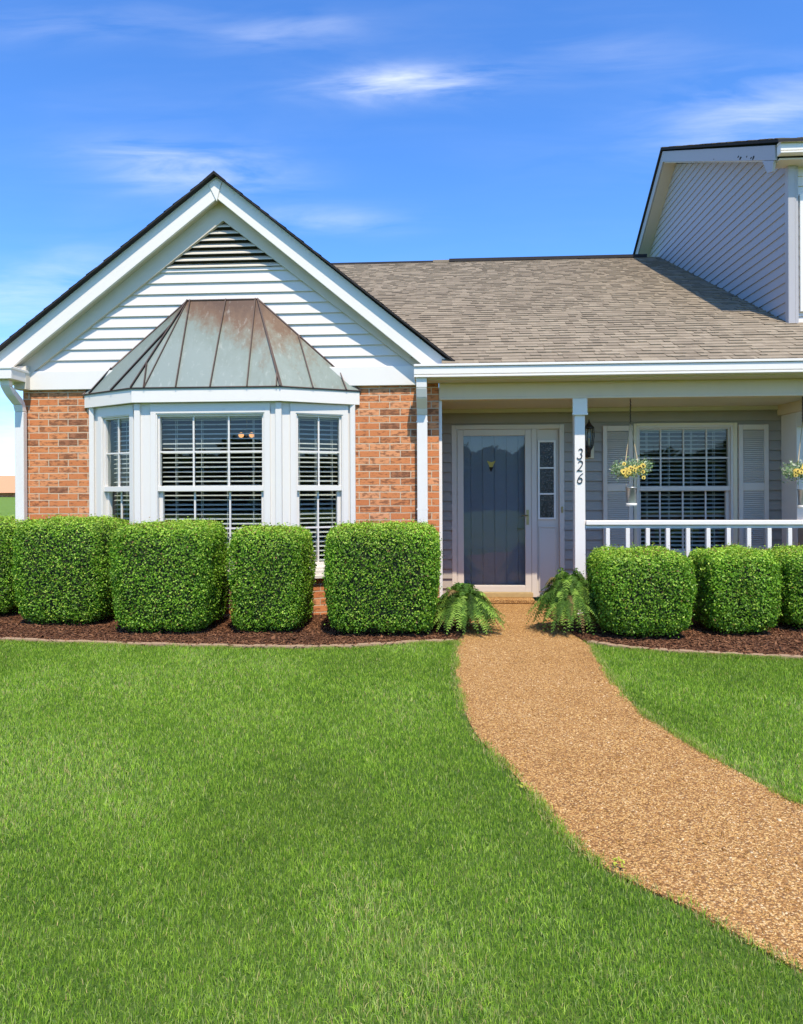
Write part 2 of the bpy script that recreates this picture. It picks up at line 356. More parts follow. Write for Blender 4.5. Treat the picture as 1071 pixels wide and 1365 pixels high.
# bay walls
BL0, BL1, BR1, BR0 = (-4.10, 8.0), (-3.395, 7.62), (-1.80, 7.62), (-1.03, 8.0)
FL, LL = frame(BL0, BL1); FC, LC = frame(BL1, BR1); FRt, LR = frame(BR1, BR0)
b = MB()
for F, Ln in ((FL, LL), (FC, LC), (FRt, LR)): b.lbox(F, -.0, Ln, -.1, -.004, -.1, .44)
b.build('bay_base', 'brick', house)
# frieze + wall triangle backing
gx = -2.52
b = MB(); b.prism([(-4.90, YB + .03, 2.60), (-.10, YB + .03, 2.60), (gx, YB + .03, 4.62)], (0, .1, 0)); b.build('gable_wall', 'dark', house)
b = MB(); b.box(-4.97, -.20, YB - .045, YB + .02, 2.622, 2.842); b.build('frieze_board', 'white', house, .004)
ll = lambda z: -4.80 + (z - 2.84) * 1.345; rr = lambda z: -.30 - (z - 2.84) * 1.30
b = MB(); b.siding(FR, 2.843, 4.02, .1262, lambda z: ll(z) - .03, lambda z: rr(z) + .03, proud=.02); b.build('gable_siding', 'white_siding', house)
# rake frieze boards flat on the gable wall, under the soffit
b = MB()
b.prism([(-4.98, YB - .05, 2.70), (gx, YB - .05, 4.555), (gx, YB - .05, 4.93), (-4.98, YB - .05, 3.07)], (0, .05, 0))
b.prism([(gx, YB - .05, 4.555), (-.12, YB - .05, 2.68), (-.12, YB - .05, 3.05), (gx, YB - .05, 4.93)], (0, .05, 0))
b.build('gable_frieze', 'soffit', house)
# vent
b = MB(); b.prism([(-3.24, YB + .028, 4.02), (-1.80, YB + .028, 4.02), (gx, YB + .028, 4.56)], (0, .002, 0))
v = b.build('gable_vent', 'dark', house)
b = MB()
for k in range(7):
    z = 4.022 + k * .077; w = (4.575 - z - .03) * 1.30
    if w < .05: continue
    w2 = max(w - .055, .02)
    b.hexa([(gx - w, YB - .035, z), (gx + w, YB - .035, z), (gx + w2, YB + .025, z + .050), (gx - w2, YB + .025, z + .050),
            (gx - w, YB - .035, z + .012), (gx + w, YB - .035, z + .012), (gx + w2, YB + .025, z + .062), (gx - w2, YB + .025, z + .062)])
b.build('vent_louvre', 'soffit', v)
# rake boards
K = 1.0077; KZ = lambda x, z: (x * K, 1.41 + (z - 1.41) * K)
YR = 7.82
AO, AI = KZ(-2.535, 4.985), KZ(-2.529, 4.728)
for sgn in (-1, 1):
    if sgn > 0: q = [AI, KZ(-.235, 2.83), KZ(-.235, 2.72), KZ(.06, 2.72), KZ(.085, 2.84), AO]
    else: q = [AO, KZ(-5.10, 3.025), KZ(-5.10, 2.735), AI]
    MB().prism([(x, YR, z) for x, z in q], (0, .035, 0)).build('rake_board', 'white', house, .004)
MB().prism([(x, YR - .012, z) for x, z in (KZ(-2.625, 4.885), KZ(-2.535, 4.955), KZ(-2.475, 4.90), KZ(-2.529, 4.69))], (0, .012, 0)).build('peak_block', 'white', house, .003)
b = MB()
for q in ((KZ(-5.0, 2.83), KZ(-2.529, 4.75), KZ(-2.529, 4.78), KZ(-5.0, 2.86)), (KZ(-2.529, 4.75), KZ(-.20, 2.83), KZ(-.20, 2.86), KZ(-2.529, 4.78))):
    b.prism([(x, YR + .03, z) for x, z in q][::-1], (0, .16, 0))
b.build('soffit', 'soffit', house)
MB().box(-4.985, -4.84, 7.87, 7.995, 2.62, 2.89).build('eave_return', 'soffit', house, .003)

# ---- shingled roof planes (real overlapping courses with random tabs)
def shingles(P, u0, u1, v0, v1, ex=.128, umin=None, umax=None):
    """P(u, v, h) -> world point; returns arrays"""
    V = []; Fq = []
    v = v0; k = 0; rnd = random.Random(int(abs(u0 * 100)) + int(v1 * 37))
    while v < v1:
        a = u0 if umin is None else umin(v); e = u1 if umax is None else umax(v)
        u = a - rnd.random() * .2
        while u < e:
            w = rnd.choice((.05, .07, .09, .12, .15, .19)); s0 = max(u, a); s1 = min(u + w, e)
            if s1 - s0 > .01:
                th = .015 if rnd.random() < .5 else .008; dv = rnd.uniform(-.006, .006) - (.0 if th > .012 else -.004)
                lo = v + dv; hi = min(v + ex + .02, v1 + .05)
                pts = [P(s0, lo, .0), P(s1, lo, .0), P(s1, lo, th), P(s0, lo, th), P(s1, hi, .001), P(s0, hi, .001)]
                i = len(V); V += pts; Fq += [(i, i + 1, i + 2, i + 3), (i + 3, i + 2, i + 4, i + 5), (i, i + 3, i + 5, i + 5)[:4]]
                Fq.pop(); Fq += [(i + 3, i + 5, i, i)[:4]]; Fq.pop()
            u += w
        v += ex * .995; k += 1
    mb = MB(); mb.v = [tuple(p) for p in V]; mb.f = Fq; mb.sm = [False] * len(Fq); return mb
SL = .49; cs = 1 / math.sqrt(1 + SL * SL)
SL = .4935; cs = 1 / math.sqrt(1 + SL * SL)
def PM(u, v, h): return (u, 7.68 + v * cs - h * SL * cs, 2.808 + v * SL * cs + h * cs)
RV = (14.4 - 7.68) / cs
mb = shingles(PM, -5.15, 7.6, 0, RV, umin=lambda v: .0 if v < .25 else (-.35 if v < .8 else (-2.6 if v > 4.3 else -.9 - (v - .8) * .5)))
mb.f += []; o = mb.build('main_roof', 'shingle', house)
b = MB(); b.prism([PM(.02, .04, -.02), PM(7.6, .04, -.02), PM(7.6, RV, -.02), PM(-5.1, RV, -.02), PM(-5.1, 1.6, -.02), PM(-.33, 1.6, -.02), PM(-.33, .3, -.02), PM(.02, .3, -.02)], (0, 0, .015)); b.build('roof_deck', 'shingle_dark', o)
# ridge vents, stepped near the left
zr = 2.808 + RV * SL * cs
b = MB(); b.box(-2.9, -.17, 14.33, 14.5, zr - .03, zr + .015); b.build('ridge_cap', 'shingle_dark', o)
b = MB(); b.box(-.17, .16, 14.33, 14.5, zr - .02, zr + .025); b.build('ridge_cap', 'shingle', o)
b = MB(); b.box(.16, 4.13, 14.31, 14.52, zr - .02, zr + .04); b.build('ridge_cap', 'shingle_dark', o)
# gable roof: two slabs
b = MB()
apx = (-2.54 * K, 7.745, 5.026); lft = (-5.36, 7.745, 2.885); rgt = (.146, 7.745, 2.848)
for e, sg in ((lft, 1), (rgt, -1)):
    p = [apx, (apx[0], 7.745, apx[2] - .018), (e[0], 7.745, e[2] - .018), e]
    b.prism(p if sg < 0 else p[::-1], (0, 1.9 if sg < 0 else 5.5, 0))
gr = b.build('gable_roof', 'shingle_dark', house)
for e in (lft, rgt):
    A = Vector(apx); E = Vector(e); D = (A - E); Ln = D.length; D.normalize(); Nn = Vector((-D.z, 0, D.x)); 
    if Nn.z < 0: Nn = -Nn
    dep = 5.4 if e is lft else 1.85
    MBs = shingles(lambda u, v, h: tuple(E + Vector((0, u, 0)) + D * v + Nn * h * .55), -.004, dep, 0, Ln - .06)
    MBs.build('gable_shingles', 'shingle_dark', gr)

MB().prism([(apx[0] - .13, 7.742, apx[2] - .092), (apx[0], 7.742, apx[2] + .014), (apx[0] + .13, 7.742, apx[2] - .095), (apx[0] + .12, 7.742, apx[2] - .10), (apx[0], 7.742, apx[2] - .004), (apx[0] - .12, 7.742, apx[2] - .098)][::-1], (0, 5.5, 0)).build('gable_ridge_cap', 'shingle_dark', gr)
# ---- gutters and downspouts
def kgutter(b, x0, x1, y, z0, z1):
    h = z1 - z0
    b.box(x0, x1, y - .012, y + .10, z1 - .026, z1); b.box(x0, x1, y + .004, y + .10, z0 + .034, z1 - .030)
    b.box(x0, x1, y + .018, y + .10, z0 + .02, z0 + .040); b.box(x0, x1, y - .002, y + .10, z0, z0 + .022)
b = MB(); kgutter(b, -.307, 7.6, 7.655, 2.660, 2.803)
g = b.build('gutter', 'white', house, .003)
g['label'] = 'long white gutter along the porch eave'
b = MB(); b.box(-5.13, -4.845, 7.60, 12, 2.70, 2.835); b.box(-5.14, -4.835, 7.59, 12, 2.81, 2.84); b.build('gutter', 'white', house, .005)
def dspout(pts, w, d):
    b = MB(); pts = [Vector(p) for p in pts]
    for i in range(len(pts) - 1):
        p, q = pts[i], pts[i + 1]; dz = Vector((0, 0, 0))
        ax = Vector((w / 2, 0, 0))
        def ring(c, t):
            s = Vector((0, 1, 0)) if abs(t.z) > .8 else Vector((0, -t.z, t.y)).normalized()
            if s.y < 0 and abs(t.z) > .3: s = -s
            s = s * d / 2; return [c - ax - s, c + ax - s, c + ax + s, c - ax + s]
        t0 = (pts[i + 1] - pts[max(i - 1, 0)]).normalized(); t1 = (pts[min(i + 2, len(pts) - 1)] - p).normalized()
        b.hexa(ring(q, t1) + ring(p, t0))
    return b
dspout([(-4.97, 7.70, 2.70), (-4.97, 7.71, 2.63), (-4.96, 7.77, 2.565), (-4.945, 7.90, 2.46), (-4.94, 7.93, 2.36), (-4.94, 7.935, .03)], .108, .075).build('downspout', 'downpipe', house, .008, seg=2)
dspout([(-.225, 7.72, 2.662), (-.225, 7.725, 2.55), (-.225, 7.76, 2.47), (-.225, 7.87, 2.36), (-.225, 7.915, 2.27), (-.225, 7.92, .03)], .118, .08).build('downspout', 'downpipe', house, .008, seg=2)
for z in (2.19, 1.2): MB().box(-.29, -.16, 7.877, 7.965, z, z + .015).build('downspout_strap', 'downpipe', house)

# ---- windows
def window(name_parent, F, u0, u1, z0, z1, cols, rows, zmid, fm='trim', thick=.03, mun=.018, low_rows=2, ncord=2, blind_z=None, deep=.0, tilt=.34):
    b = MB(); b.lring(F, u0 - thick, u1 + thick, z0 - thick, z1 + thick, thick, -.10, .012)
    b.lbox(F, u0, u1, -.062, -.004, zmid - .028, zmid + .030)
    b.lbox(F, u0, u0 + .022, -.07, -.012, zmid + .03, z1); b.lbox(F, u1 - .022, u1, -.07, -.012, zmid + .03, z1)
    b.lbox(F, u0 + .022, u1 - .022, -.07, -.012, z1 - .02, z1)
    b.lbox(F, u0, u0 + .04, -.095, -.045, z0, zmid - .028); b.lbox(F, u1 - .04, u1, -.095, -.045, z0, zmid - .028)
    b.lbox(F, u0 + .04, u1 - .04, -.095, -.045, z0, z0 + .05)
    w = b.build('window', fm, name_parent, .002)
    b = MB()
    for i in range(1, cols):
        u = u0 + (u1 - u0) * i / cols
        b.lbox(F, u - mun / 2, u + mun / 2, -.042, -.026, zmid + .03, z1 - .02); b.lbox(F, u - mun / 2, u + mun / 2, -.076, -.06, z0 + .05, zmid - .028)
    for i in range(1, rows):
        z = zmid + (z1 - zmid) * i / rows
        b.lbox(F, u0 + .022, u1 - .022, -.0415, -.0265, z - mun / 2, z + mun / 2)
    for i in range(1, low_rows):
        z = z0 + (zmid - z0) * i / low_rows
        b.lbox(F, u0 + .04, u1 - .04, -.0755, -.0605, z - mun / 2, z + mun / 2)
    b.build('muntin', fm, w)
    b = MB(); b.lbox(F, u0 + .022, u1 - .022, -.048, -.044, zmid, z1 - .01); b.build('pane', 'glass', w)
    b = MB(); b.lbox(F, u0 + .03, u1 - .03, -.083, -.079, z0 + .03, zmid); b.build('pane', 'glass', w)
    b = MB(); z = z1 - .045; rnd = random.Random(int(u1 * 100)); nn = 0
    P = lambda u, n, zz: (F[0][0] + F[1][0] * u + F[2][0] * n, F[0][1] + F[1][1] * u + F[2][1] * n, zz)
    while z > z0 + .02:
        s = tilt * .044 / 2 + rnd.uniform(-.0015, .0015); n0, n1 = -.185, -.141; th = .0045; j = rnd.uniform(-.001, .001)
        b.hexa([P(u0 - .005, n1, z - s + j), P(u1 + .005, n1, z - s - j), P(u1 + .005, n0, z + s), P(u0 - .005, n0, z + s),
                P(u0 - .005, n1, z - s + th + j), P(u1 + .005, n1, z - s + th - j), P(u1 + .005, n0, z + s + th), P(u0 - .005, n0, z + s + th)])
        z -= .0535; nn += 1
    b.lbox(F, u0, u1, -.19, -.135, z1 - .03, z1 + .02); b.lbox(F, u0, u1, -.185, -.141, z0, z0 + .02)
    for i in range(ncord + 1):
        f = .13 + .74 * i / ncord; u = u0 + (u1 - u0) * f
        for nn_ in (-.138, -.188): b.lbox(F, u - .0025, u + .0025, nn_, nn_ + .002, z0, z1)
    b.build('blind', 'blind', w)
    return w
bay_z0, bay_z1, bay_m = .56, 2.275, 1.45
# bay framing: surround boards with an opening in each face
def bay_face(F, Ln, u0, u1):
    b = MB()
    b.lbox(F, 0, u0 - .03, -.1, 0, .44, 2.44); b.lbox(F, u1 + .03, Ln, -.1, 0, .44, 2.44)
    b.lbox(F, u0 - .03, u1 + .03, -.1, -.0, bay_z1 + .03, 2.44); b.lbox(F, u0 - .03, u1 + .03, -.1, -.0, .44, bay_z0 - .03)
    # casing boards, proud
    b.lbox(F, u0 - .075, u0 - .012, 0, .02, .53, 2.34); b.lbox(F, u1 + .012, u1 + .075, 0, .02, .53, 2.34)
    b.lbox(F, u0 - .075, u1 + .075, 0, .0195, bay_z1 + .012, 2.40)
    b.build('bay_frame', 'trim', house, .003)
    b = MB(); b.lbox(F, -.01, Ln + .01, 0, .055, .435, .475); b.lbox(F, 0, Ln, 0, .03, .475, .53); b.build('window_sill', 'trim', house, .004)
bay_face(FL, LL, .185, .665); window(house, FL, .185, .665, bay_z0, bay_z1, 2, 2, bay_m)
bay_face(FC, LC, .225, 1.425); window(house, FC, .225, 1.425, bay_z0, bay_z1, 3, 2, bay_m, ncord=3)
bay_face(FRt, LR, .20, .725); window(house, FRt, .20, .725, bay_z0, bay_z1, 2, 2, bay_m)
b = MB()
for (x, y), F in ((BL1, FC), (BR1, FC)):
    MB().box(x - .035, x + .035, y - .028, y + .05, .44, 2.40).build('bay_corner_post', 'trim', house, .006)
for x in (-4.135, -1.055): MB().box(x, x + .06, 7.955, 8.0, .44, 2.41).build('bay_corner_post', 'trim', house, .006)
# bay fascia + eave + roof
ov = .075
OL0, OL1, OR1, OR0 = (-4.20, 7.985), (-3.43, 7.545), (-1.765, 7.545), (-.945, 7.985)
def band(b, pts, z0, z1, th):
    for A, B in zip(pts[:-1], pts[1:]):
        F, Ln = frame(A, B); b.lbox(F, -.001, Ln + .001, -th, 0, z0, z1)
b = MB(); band(b, [OL0, OL1, OR1, OR0], 2.405, 2.555, .03)
b.build('bay_fascia', 'white', house, .003)
b = MB(); b.prism([(OL0[0] + .03, 8.0, 2.41), (OL1[0] + .02, OL1[1] + .03, 2.41), (OR1[0] - .02, OR1[1] + .03, 2.41), (OR0[0] - .03, 8.0, 2.41)], (0, 0, .02)); b.build('bay_soffit', 'soffit', house)
T0, T1 = (-2.955, 7.985, 3.645), (-2.125, 7.985, 3.645)
E0, E1, E2, E3 = (-4.215, 7.985, 2.565), (-3.435, 7.535, 2.565), (-1.76, 7.535, 2.565), (-.93, 7.985, 2.565)
b = MB()
b.add([T0, T1, E0, E1, E2, E3], [(0, 3, 4, 1), (0, 2, 3), (1, 4, 5)])
b.add([(E0[0], E0[1], E0[2] - .014), (E1[0], E1[1], E1[2] - .014), (E2[0], E2[1], E2[2] - .014), (E3[0], E3[1], E3[2] - .014), E0, E1, E2, E3], [(0, 1, 5, 4), (1, 2, 6, 5), (2, 3, 7, 6), (3, 2, 1, 0)])
br = b.build('bay_roof', 'copper', house)
def seam(p, q, h=.026, w=.011):
    p = Vector(p); q = Vector(q); t = (q - p).normalized(); s = t.cross(Vector((0, -1, .4))).normalized() * w / 2; n = s.cross(t).normalized() * h
    if n.y > 0: n = -n
    b = MB(); b.hexa([p - s - n * .2, p + s - n * .2, q + s - n * .2, q - s - n * .2, p - s + n, p + s + n, q + s + n, q - s + n]); b.build('seam', 'copper_edge', br)
lerp = lambda a, c, t: tuple(x + (y - x) * t for x, y in zip(a, c))
seam(T0, E1); seam(T1, E2)
for t, tt in ((.305, 0.04), (.535, .55), (.78, .97)):
    seam(lerp(T0, T1, tt), lerp(E1, E2, t))
seam(lerp(T0, E1, .72), lerp(E1, E2, .04 + .05)); seam(lerp(T1, E2, .86), lerp(E1, E2, .975)); seam(lerp(T0, E1, .0), lerp(E1, E2, .09), .014)
seam(lerp(T0, E1, .30), lerp(E0, E1, .60)); seam(lerp(T0, E0, .72), lerp(E0, E1, .14))
seam(lerp(T1, E2, .0), lerp(E2, E3, .02), .014); seam(lerp(T1, E3, .40), lerp(E2, E3, .40)); seam(lerp(T1, E3, .80), lerp(E2, E3, .82))
b = MB(); b.tube([E0, T0, T1, E3], .013, 6); b.tube([E0, E1, E2, E3], .008, 6); b.build('flashing', 'copper_edge', br)

# ---- interior shells (rooms behind the glass)
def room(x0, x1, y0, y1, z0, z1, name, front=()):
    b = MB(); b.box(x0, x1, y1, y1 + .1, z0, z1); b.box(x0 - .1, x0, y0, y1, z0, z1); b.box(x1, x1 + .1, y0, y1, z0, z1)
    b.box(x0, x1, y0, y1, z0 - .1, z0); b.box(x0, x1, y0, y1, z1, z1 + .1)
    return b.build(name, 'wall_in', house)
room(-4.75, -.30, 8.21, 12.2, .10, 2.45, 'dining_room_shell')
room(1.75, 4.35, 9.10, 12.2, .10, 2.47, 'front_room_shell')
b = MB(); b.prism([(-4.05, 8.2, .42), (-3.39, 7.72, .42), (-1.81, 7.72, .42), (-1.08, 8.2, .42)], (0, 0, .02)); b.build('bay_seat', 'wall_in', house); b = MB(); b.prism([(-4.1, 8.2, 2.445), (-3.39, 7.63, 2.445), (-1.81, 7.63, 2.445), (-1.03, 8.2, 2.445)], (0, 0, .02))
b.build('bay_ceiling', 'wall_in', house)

# ================================================================== PORCH
b = MB(); holes = [(.119, 1.54, -.2, 2.25), (2.40, 3.675, .55, 2.255)]
b.siding(FD, .05, 2.42, .1235, lambda z: -.04, lambda z: 4.24, holes, .026)
b.build('porch_wall', 'grey_siding', house)
b = MB()
for x0, x1, z0, z1 in ((-.04, .119, 0, 2.5), (1.54, 2.40, 0, 2.5), (3.675, 4.3, 0, 2.5), (.119, 1.54, 2.25, 2.5), (2.40, 3.675, 2.255, 2.5), (2.40, 3.675, 0, .55)):
    b.box(x0, x1, YD + .004, YD + .1, z0, z1)
b.build('porch_wall_backing', 'grey_siding', house)
b = MB(); b.box(-.036, -.002, 8.03, 8.07, .02, 2.60); b.build('corner_trim', 'white', house)
b = MB(); b.box(-.035, 4.22, YD - .03, YD, 2.405, 2.452); b.build('crown_trim', 'ceiling', house)
b = MB(); b.box(-.034, 4.16, 8.115, YD + .1, 2.453, 2.49); b.build('porch_ceiling', 'ceiling', house)
b = MB(); b.box(-.034, 7.5, 8.0, 8.115, 2.452, 2.644); b.box(-.02, 7.5, 7.985, 8.0, 2.452, 2.478); b.build('porch_beam', 'beam', house, .003)
b = MB(); b.box(-.30, 7.5, 7.76, 8.01, 2.645, 2.665); b.box(-.30, 7.5, 7.755, 7.78, 2.646, 2.79); b.build('eave_soffit', 'soffit', house)
b = MB(); b.box(-.034, 4.25, 7.98, YD + .05, -.12, .005); b.build('porch_floor', 'path', house)
b = MB(); b.box(.46, 1.14, 8.74, YD, .0052, .062); b.build('door_step', 'path', house, .01)
# post with numbers
post = MB().box(1.495, 1.612, 8.0, 8.115, .0, 2.452).build('porch_post', 'white', house, .004)
MB().box(1.472, 1.635, 7.975, 8.0 - .0005, 2.275, 2.45).box(1.466, 1.641, 7.968, 7.974, 2.262, 2.285).build('post_cap', 'white', post, .003)
def digit(strokes, cx, cz, h, name='digit'):
    b = MB()
    for pts, rs in strokes:
        P3 = [(cx + (x - .3 + .16 * (y - .5)) * h * .88, 7.998, cz + (y - .5) * h) for x, y in pts]
        k = len(P3); 
        for i in range(k - 1):
            a = Vector(P3[i]); c = Vector(P3[i + 1]); t = (c - a).normalized(); n = Vector((-t.z, 0, t.x))
            w0, w1 = rs[i] * h, rs[i + 1] * h; a2 = a - t * .001; c2 = c + t * .001
            b.prism([a2 - n * w0, c2 - n * w1, c2 + n * w1, a2 + n * w0], (0, -.006 - .0002 * i, 0))
    b.build(name, 'bluegrey', post)
def arc(cx, cy, rx, ry, a0, a1, n=12): return [(cx + rx * math.cos(R(a0 + (a1 - a0) * i / n)), cy + ry * math.sin(R(a0 + (a1 - a0) * i / n))) for i in range(n + 1)]
def wd(p, a=.022, c=.048): return [a + (c - a) * math.sin(math.pi * i / max(len(p) - 1, 1)) for i in range(len(p))]
s3a = arc(.28, .74, .21, .24, 155, -65); s3b = arc(.26, .25, .26, .26, 80, -155)
digit([(s3a, wd(s3a)), (s3b, wd(s3b))], 1.556, 1.826, .116)
s2a = arc(.27, .72, .24, .27, 160, -25) + [(.30, .30), (.02, .02)]; s2b = [(.0, .03), (.3, .04), (.6, .03)]
digit([(s2a, wd(s2a)), (s2b, [.025, .042, .03])], 1.556, 1.688, .116)
s6a = [(.52, .99), (.30, .82), (.10, .55), (.03, .30)] + arc(.28, .27, .25, .26, 180, 540, 18)
digit([(s6a, wd(s6a, .02, .045))], 1.556, 1.550, .116)
# small flat blue-grey shadowless numerals need no more

# side partition at the far right end of the porch
FS = (Vector((4.2, YD)), Vector((0, -1)), Vector((-1, 0)))
b = MB(); b.lbox(FS, .02, .40, -.08, 0, .0, 2.33); b.lbox(FS, .40, .95, -.08, 0, 2.155, 2.33); b.build('porch_side_panel', 'trim', house, .004)
b = MB(); b.lbox(FS, .40, .93, -.07, -.01, .0, 1.0); b.build('porch_side_siding', 'grey_siding', house)
b = MB(); b.lbox(FS, .40, .95, -.10, .02, 1.0, 1.05); b.build('porch_side_rail', 'shutter', house, .004)
b = MB(); b.lbox(FS, -.01, .97, -.1, .04, 2.33, 2.453); b.build('side_beam', 'beam', house)
MB().box(4.14, 4.27, 7.99, 8.11, 0, 2.45).build('porch_post', 'white', house, .004)

# door unit
door = None
b = MB()
b.lbox(FD, .119, .178, -.03, .022, .06, 2.25); b.lbox(FD, 1.478, 1.54, -.03, .022, .06, 2.25); b.lbox(FD, .178, 1.478, -.03, .022, 2.195, 2.25)
b.lbox(FD, 1.128, 1.195, -.05, .016, .06, 2.195)
b.lbox(FD, .178, .19, -.06, .01, .06, 2.195)
b.build('door_casing', 'doorframe', house, .004)
b = MB(); b.lbox(FD, .17, 1.14, -.06, .045, .062, .122); b.build('threshold', 'threshold', house, .004)
sd = MB(); sd.lring(FD, .192, 1.126, .124, 2.192, .078, -.028, .012); sd.lbox(FD, .27, 1.048, -.028, .012, .202, .21)
sd = sd.build('storm_door', 'doorframe', house, .005)
b = MB(); b.lbox(FD, .268, 1.05, -.012, -.006, .20, 2.116); b.build('pane', 'stormglass', sd)
b = MB(); b.lbox(FD, 1.062, 1.094, .012, .02, .98, 1.17); b.tube([(1.078, YD - .02, 1.10), (1.078, YD - .06, 1.10), (1.0, YD - .065, 1.098)], .008, 8); b.build('handle', 'brass', sd)
b = MB(); b.lbox(FD, .17, 1.15, -.15, -.10, .10, 2.20); fd = b.build('front_door', 'slate', house)
b = MB()
for i in range(6):
    u = .215 + i * .152; b.lbox(FD, u, u + .146, -.10, -.092, .14, 2.16)
b.build('door_plank', 'slate', fd, .004)
b = MB(); b.tube([(1.02, YD + .092, .93), (1.02, YD + .05, .93), (.95, YD + .045, .925)], .009, 8); b.build('door_lever', 'steel', fd); b = MB(); b.lathe((1.02, YD + .085, 1.06), [(0, 0), (.02, 0), (.02, .01), (0, .01)], 10); b.build('deadbolt', 'steel', fd)
b = MB(); b.prism([(.575, YD + .085, 1.80), (.625, YD + .085, 1.675), (.685, YD + .085, 1.80), (.63, YD + .085, 1.78)][::-1], (0, .004, 0)); bb = b.build('door_ornament', 'yellow', fd)
b = MB(); b.prism([(.60, YD + .0825, 1.715), (.625, YD + .0825, 1.65), (.66, YD + .0825, 1.72)][::-1], (0, .002, 0)); b.build('ornament_tip', 'seed', fd)
# sidelight
b = MB(); b.lbox(FD, 1.195, 1.478, -.06, -.03, .06, 2.195)
b.lbox(FD, 1.235, 1.438, -.03, -.024, .16, .93); b.lring(FD, 1.222, 1.45, .13, .96, .02, -.03, -.018)
sl = b.build('sidelight', 'doorframe', house, .003)
b = MB(); b.lring(FD, 1.212, 1.437, 1.045, 2.05, .024, -.03, -.008)
for z in (1.37, 1.70): b.lbox(FD, 1.236, 1.413, -.03, -.010, z - .01, z + .01)
b.build('sidelight_frame', 'white', sl, .002)
for z0, z1 in ((1.069, 1.36), (1.38, 1.69), (1.71, 2.026)):
    b = MB(); b.lbox(FD, 1.236, 1.413, -.022, -.018, z0, z1); b.build('pane', 'obscure', sl)
    b = MB(); b.lbox(FD, 1.234, 1.415, -.0295, -.0285, z0, z1); b.build('pane_backing', 'dark', sl)
b = MB(); b.lbox(FD, 1.497, 1.52, .022, .034, 1.13, 1.21); b.build('doorbell', 'brass', house, .004)
# porch window + shutters
window(house, FD, 2.465, 3.595, .62, 2.195, 4, 2, 1.43, fm='doorframe', thick=.03, ncord=3, low_rows=2)
b = MB(); b.lbox(FD, 2.402, 2.437, -.05, .02, .55, 2.25); b.lbox(FD, 3.623, 3.673, -.05, .02, .55, 2.25); b.lbox(FD, 2.437, 3.623, -.05, .02, 2.223, 2.252); b.lbox(FD, 2.437, 3.623, -.05, .03, .55, .592)
b.build('window_casing', 'cream', house, .003)
def shutter(u0, u1, z0=.62, z1=2.222):
    b = MB(); w = .052
    b.lbox(FD, u0, u0 + w, .015, .045, z0, z1); b.lbox(FD, u1 - w, u1, .015, .045, z0, z1)
    for a, c in ((z0, z0 + .09), (1.40, 1.49), (z1 - .065, z1)): b.lbox(FD, u0 + w, u1 - w, .015, .045, a, c)
    s = b.build('shutter', 'shutter', house, .003)
    b = MB(); b.lbox(FD, u0 + w, u1 - w, .015, .018, z0, z1)
    P = lambda u, n, zz: (u, YD - n, zz)
    for a, c in ((z0 + .09, 1.40), (1.49, z1 - .065)):
        z = a
        while z < c - .012:
            b.hexa([P(u0 + w, .040, z), P(u1 - w, .040, z), P(u1 - w, .020, z + .017), P(u0 + w, .020, z + .017), P(u0 + w, .040, z + .006), P(u1 - w, .040, z + .006), P(u1 - w, .020, z + .022), P(u0 + w, .020, z + .022)])
            z += .0245
    b.build('louvre', 'shutter', s)
shutter(2.017, 2.385); shutter(3.68, 4.04)

# railing: its own thing
rl = thing('porch_railing', (2.9, 8.03, 0), 'low white porch railing of square balusters behind the round-topped bushes', 'railing')
b = MB(); b.box(1.614, 4.138, 7.965, 8.085, 1.022, 1.071); b.build('top_rail', 'white', rl, .005)
b = MB(); b.box(1.614, 4.138, 8.0, 8.05, .985, 1.021); b.build('sub_rail', 'white', rl)
b = MB(); b.box(1.614, 4.138, 7.995, 8.055, .12, .17); b.build('bottom_rail', 'white', rl, .004)
for i in range(11):
    x = 1.859 + i * .2212
    if x > 4.12: break
    b = MB(); b.box(x - .022, x + .022, 7.985, 8.03, .171, .984); b.build('baluster', 'white', rl, .003)

# lantern
ln = thing('wall_lantern', (1.80, 8.87, 1.9), 'black iron coach lantern on the grey porch wall beside the numbered post', 'wall lantern')
MB().box(1.745, 1.904, 8.905, 8.94, 1.815, 1.97).build('mounting_block', 'cream', ln, .003)
c = (1.822, 8.80, 0)
b = MB(); b.lathe(c, [(0, 2.30), (.006, 2.29), (.012, 2.262), (.02, 2.25), (.03, 2.235), (.062, 2.20), (.068, 2.185), (.06, 2.18)], 8); b.lathe(c, [(.0, 1.86), (.012, 1.875), (.02, 1.90), (.045, 1.94), (.048, 1.955), (.04, 1.965)], 8)
for k in range(6):
    a = math.pi / 3 * k; b.tube([(c[0] + .058 * math.cos(a), c[1] + .058 * math.sin(a), 2.185), (c[0] + .066 * math.cos(a), c[1] + .066 * math.sin(a), 2.09), (c[0] + .045 * math.cos(a), c[1] + .045 * math.sin(a), 1.955)], .005, 5)
b.tube([(c[0], 8.90, 1.86), (c[0], 8.84, 1.83), (c[0], 8.80, 1.87)], .010, 6); b.lathe((c[0], 8.905, 1.89), [(0, -.07), (.04, -.06), (.045, 0), (.04, .06), (0, .07)], 10)
b.build('lantern_cage', 'black', ln)
MB().lathe(c, [(.05, 2.18), (.055, 2.09), (.038, 1.96)], 12).build('lantern_glass', 'glass', ln)
MB().tube([(c[0], c[1], 1.96), (c[0], c[1], 2.06)], .012, 8).build('candle', 'cream', ln)

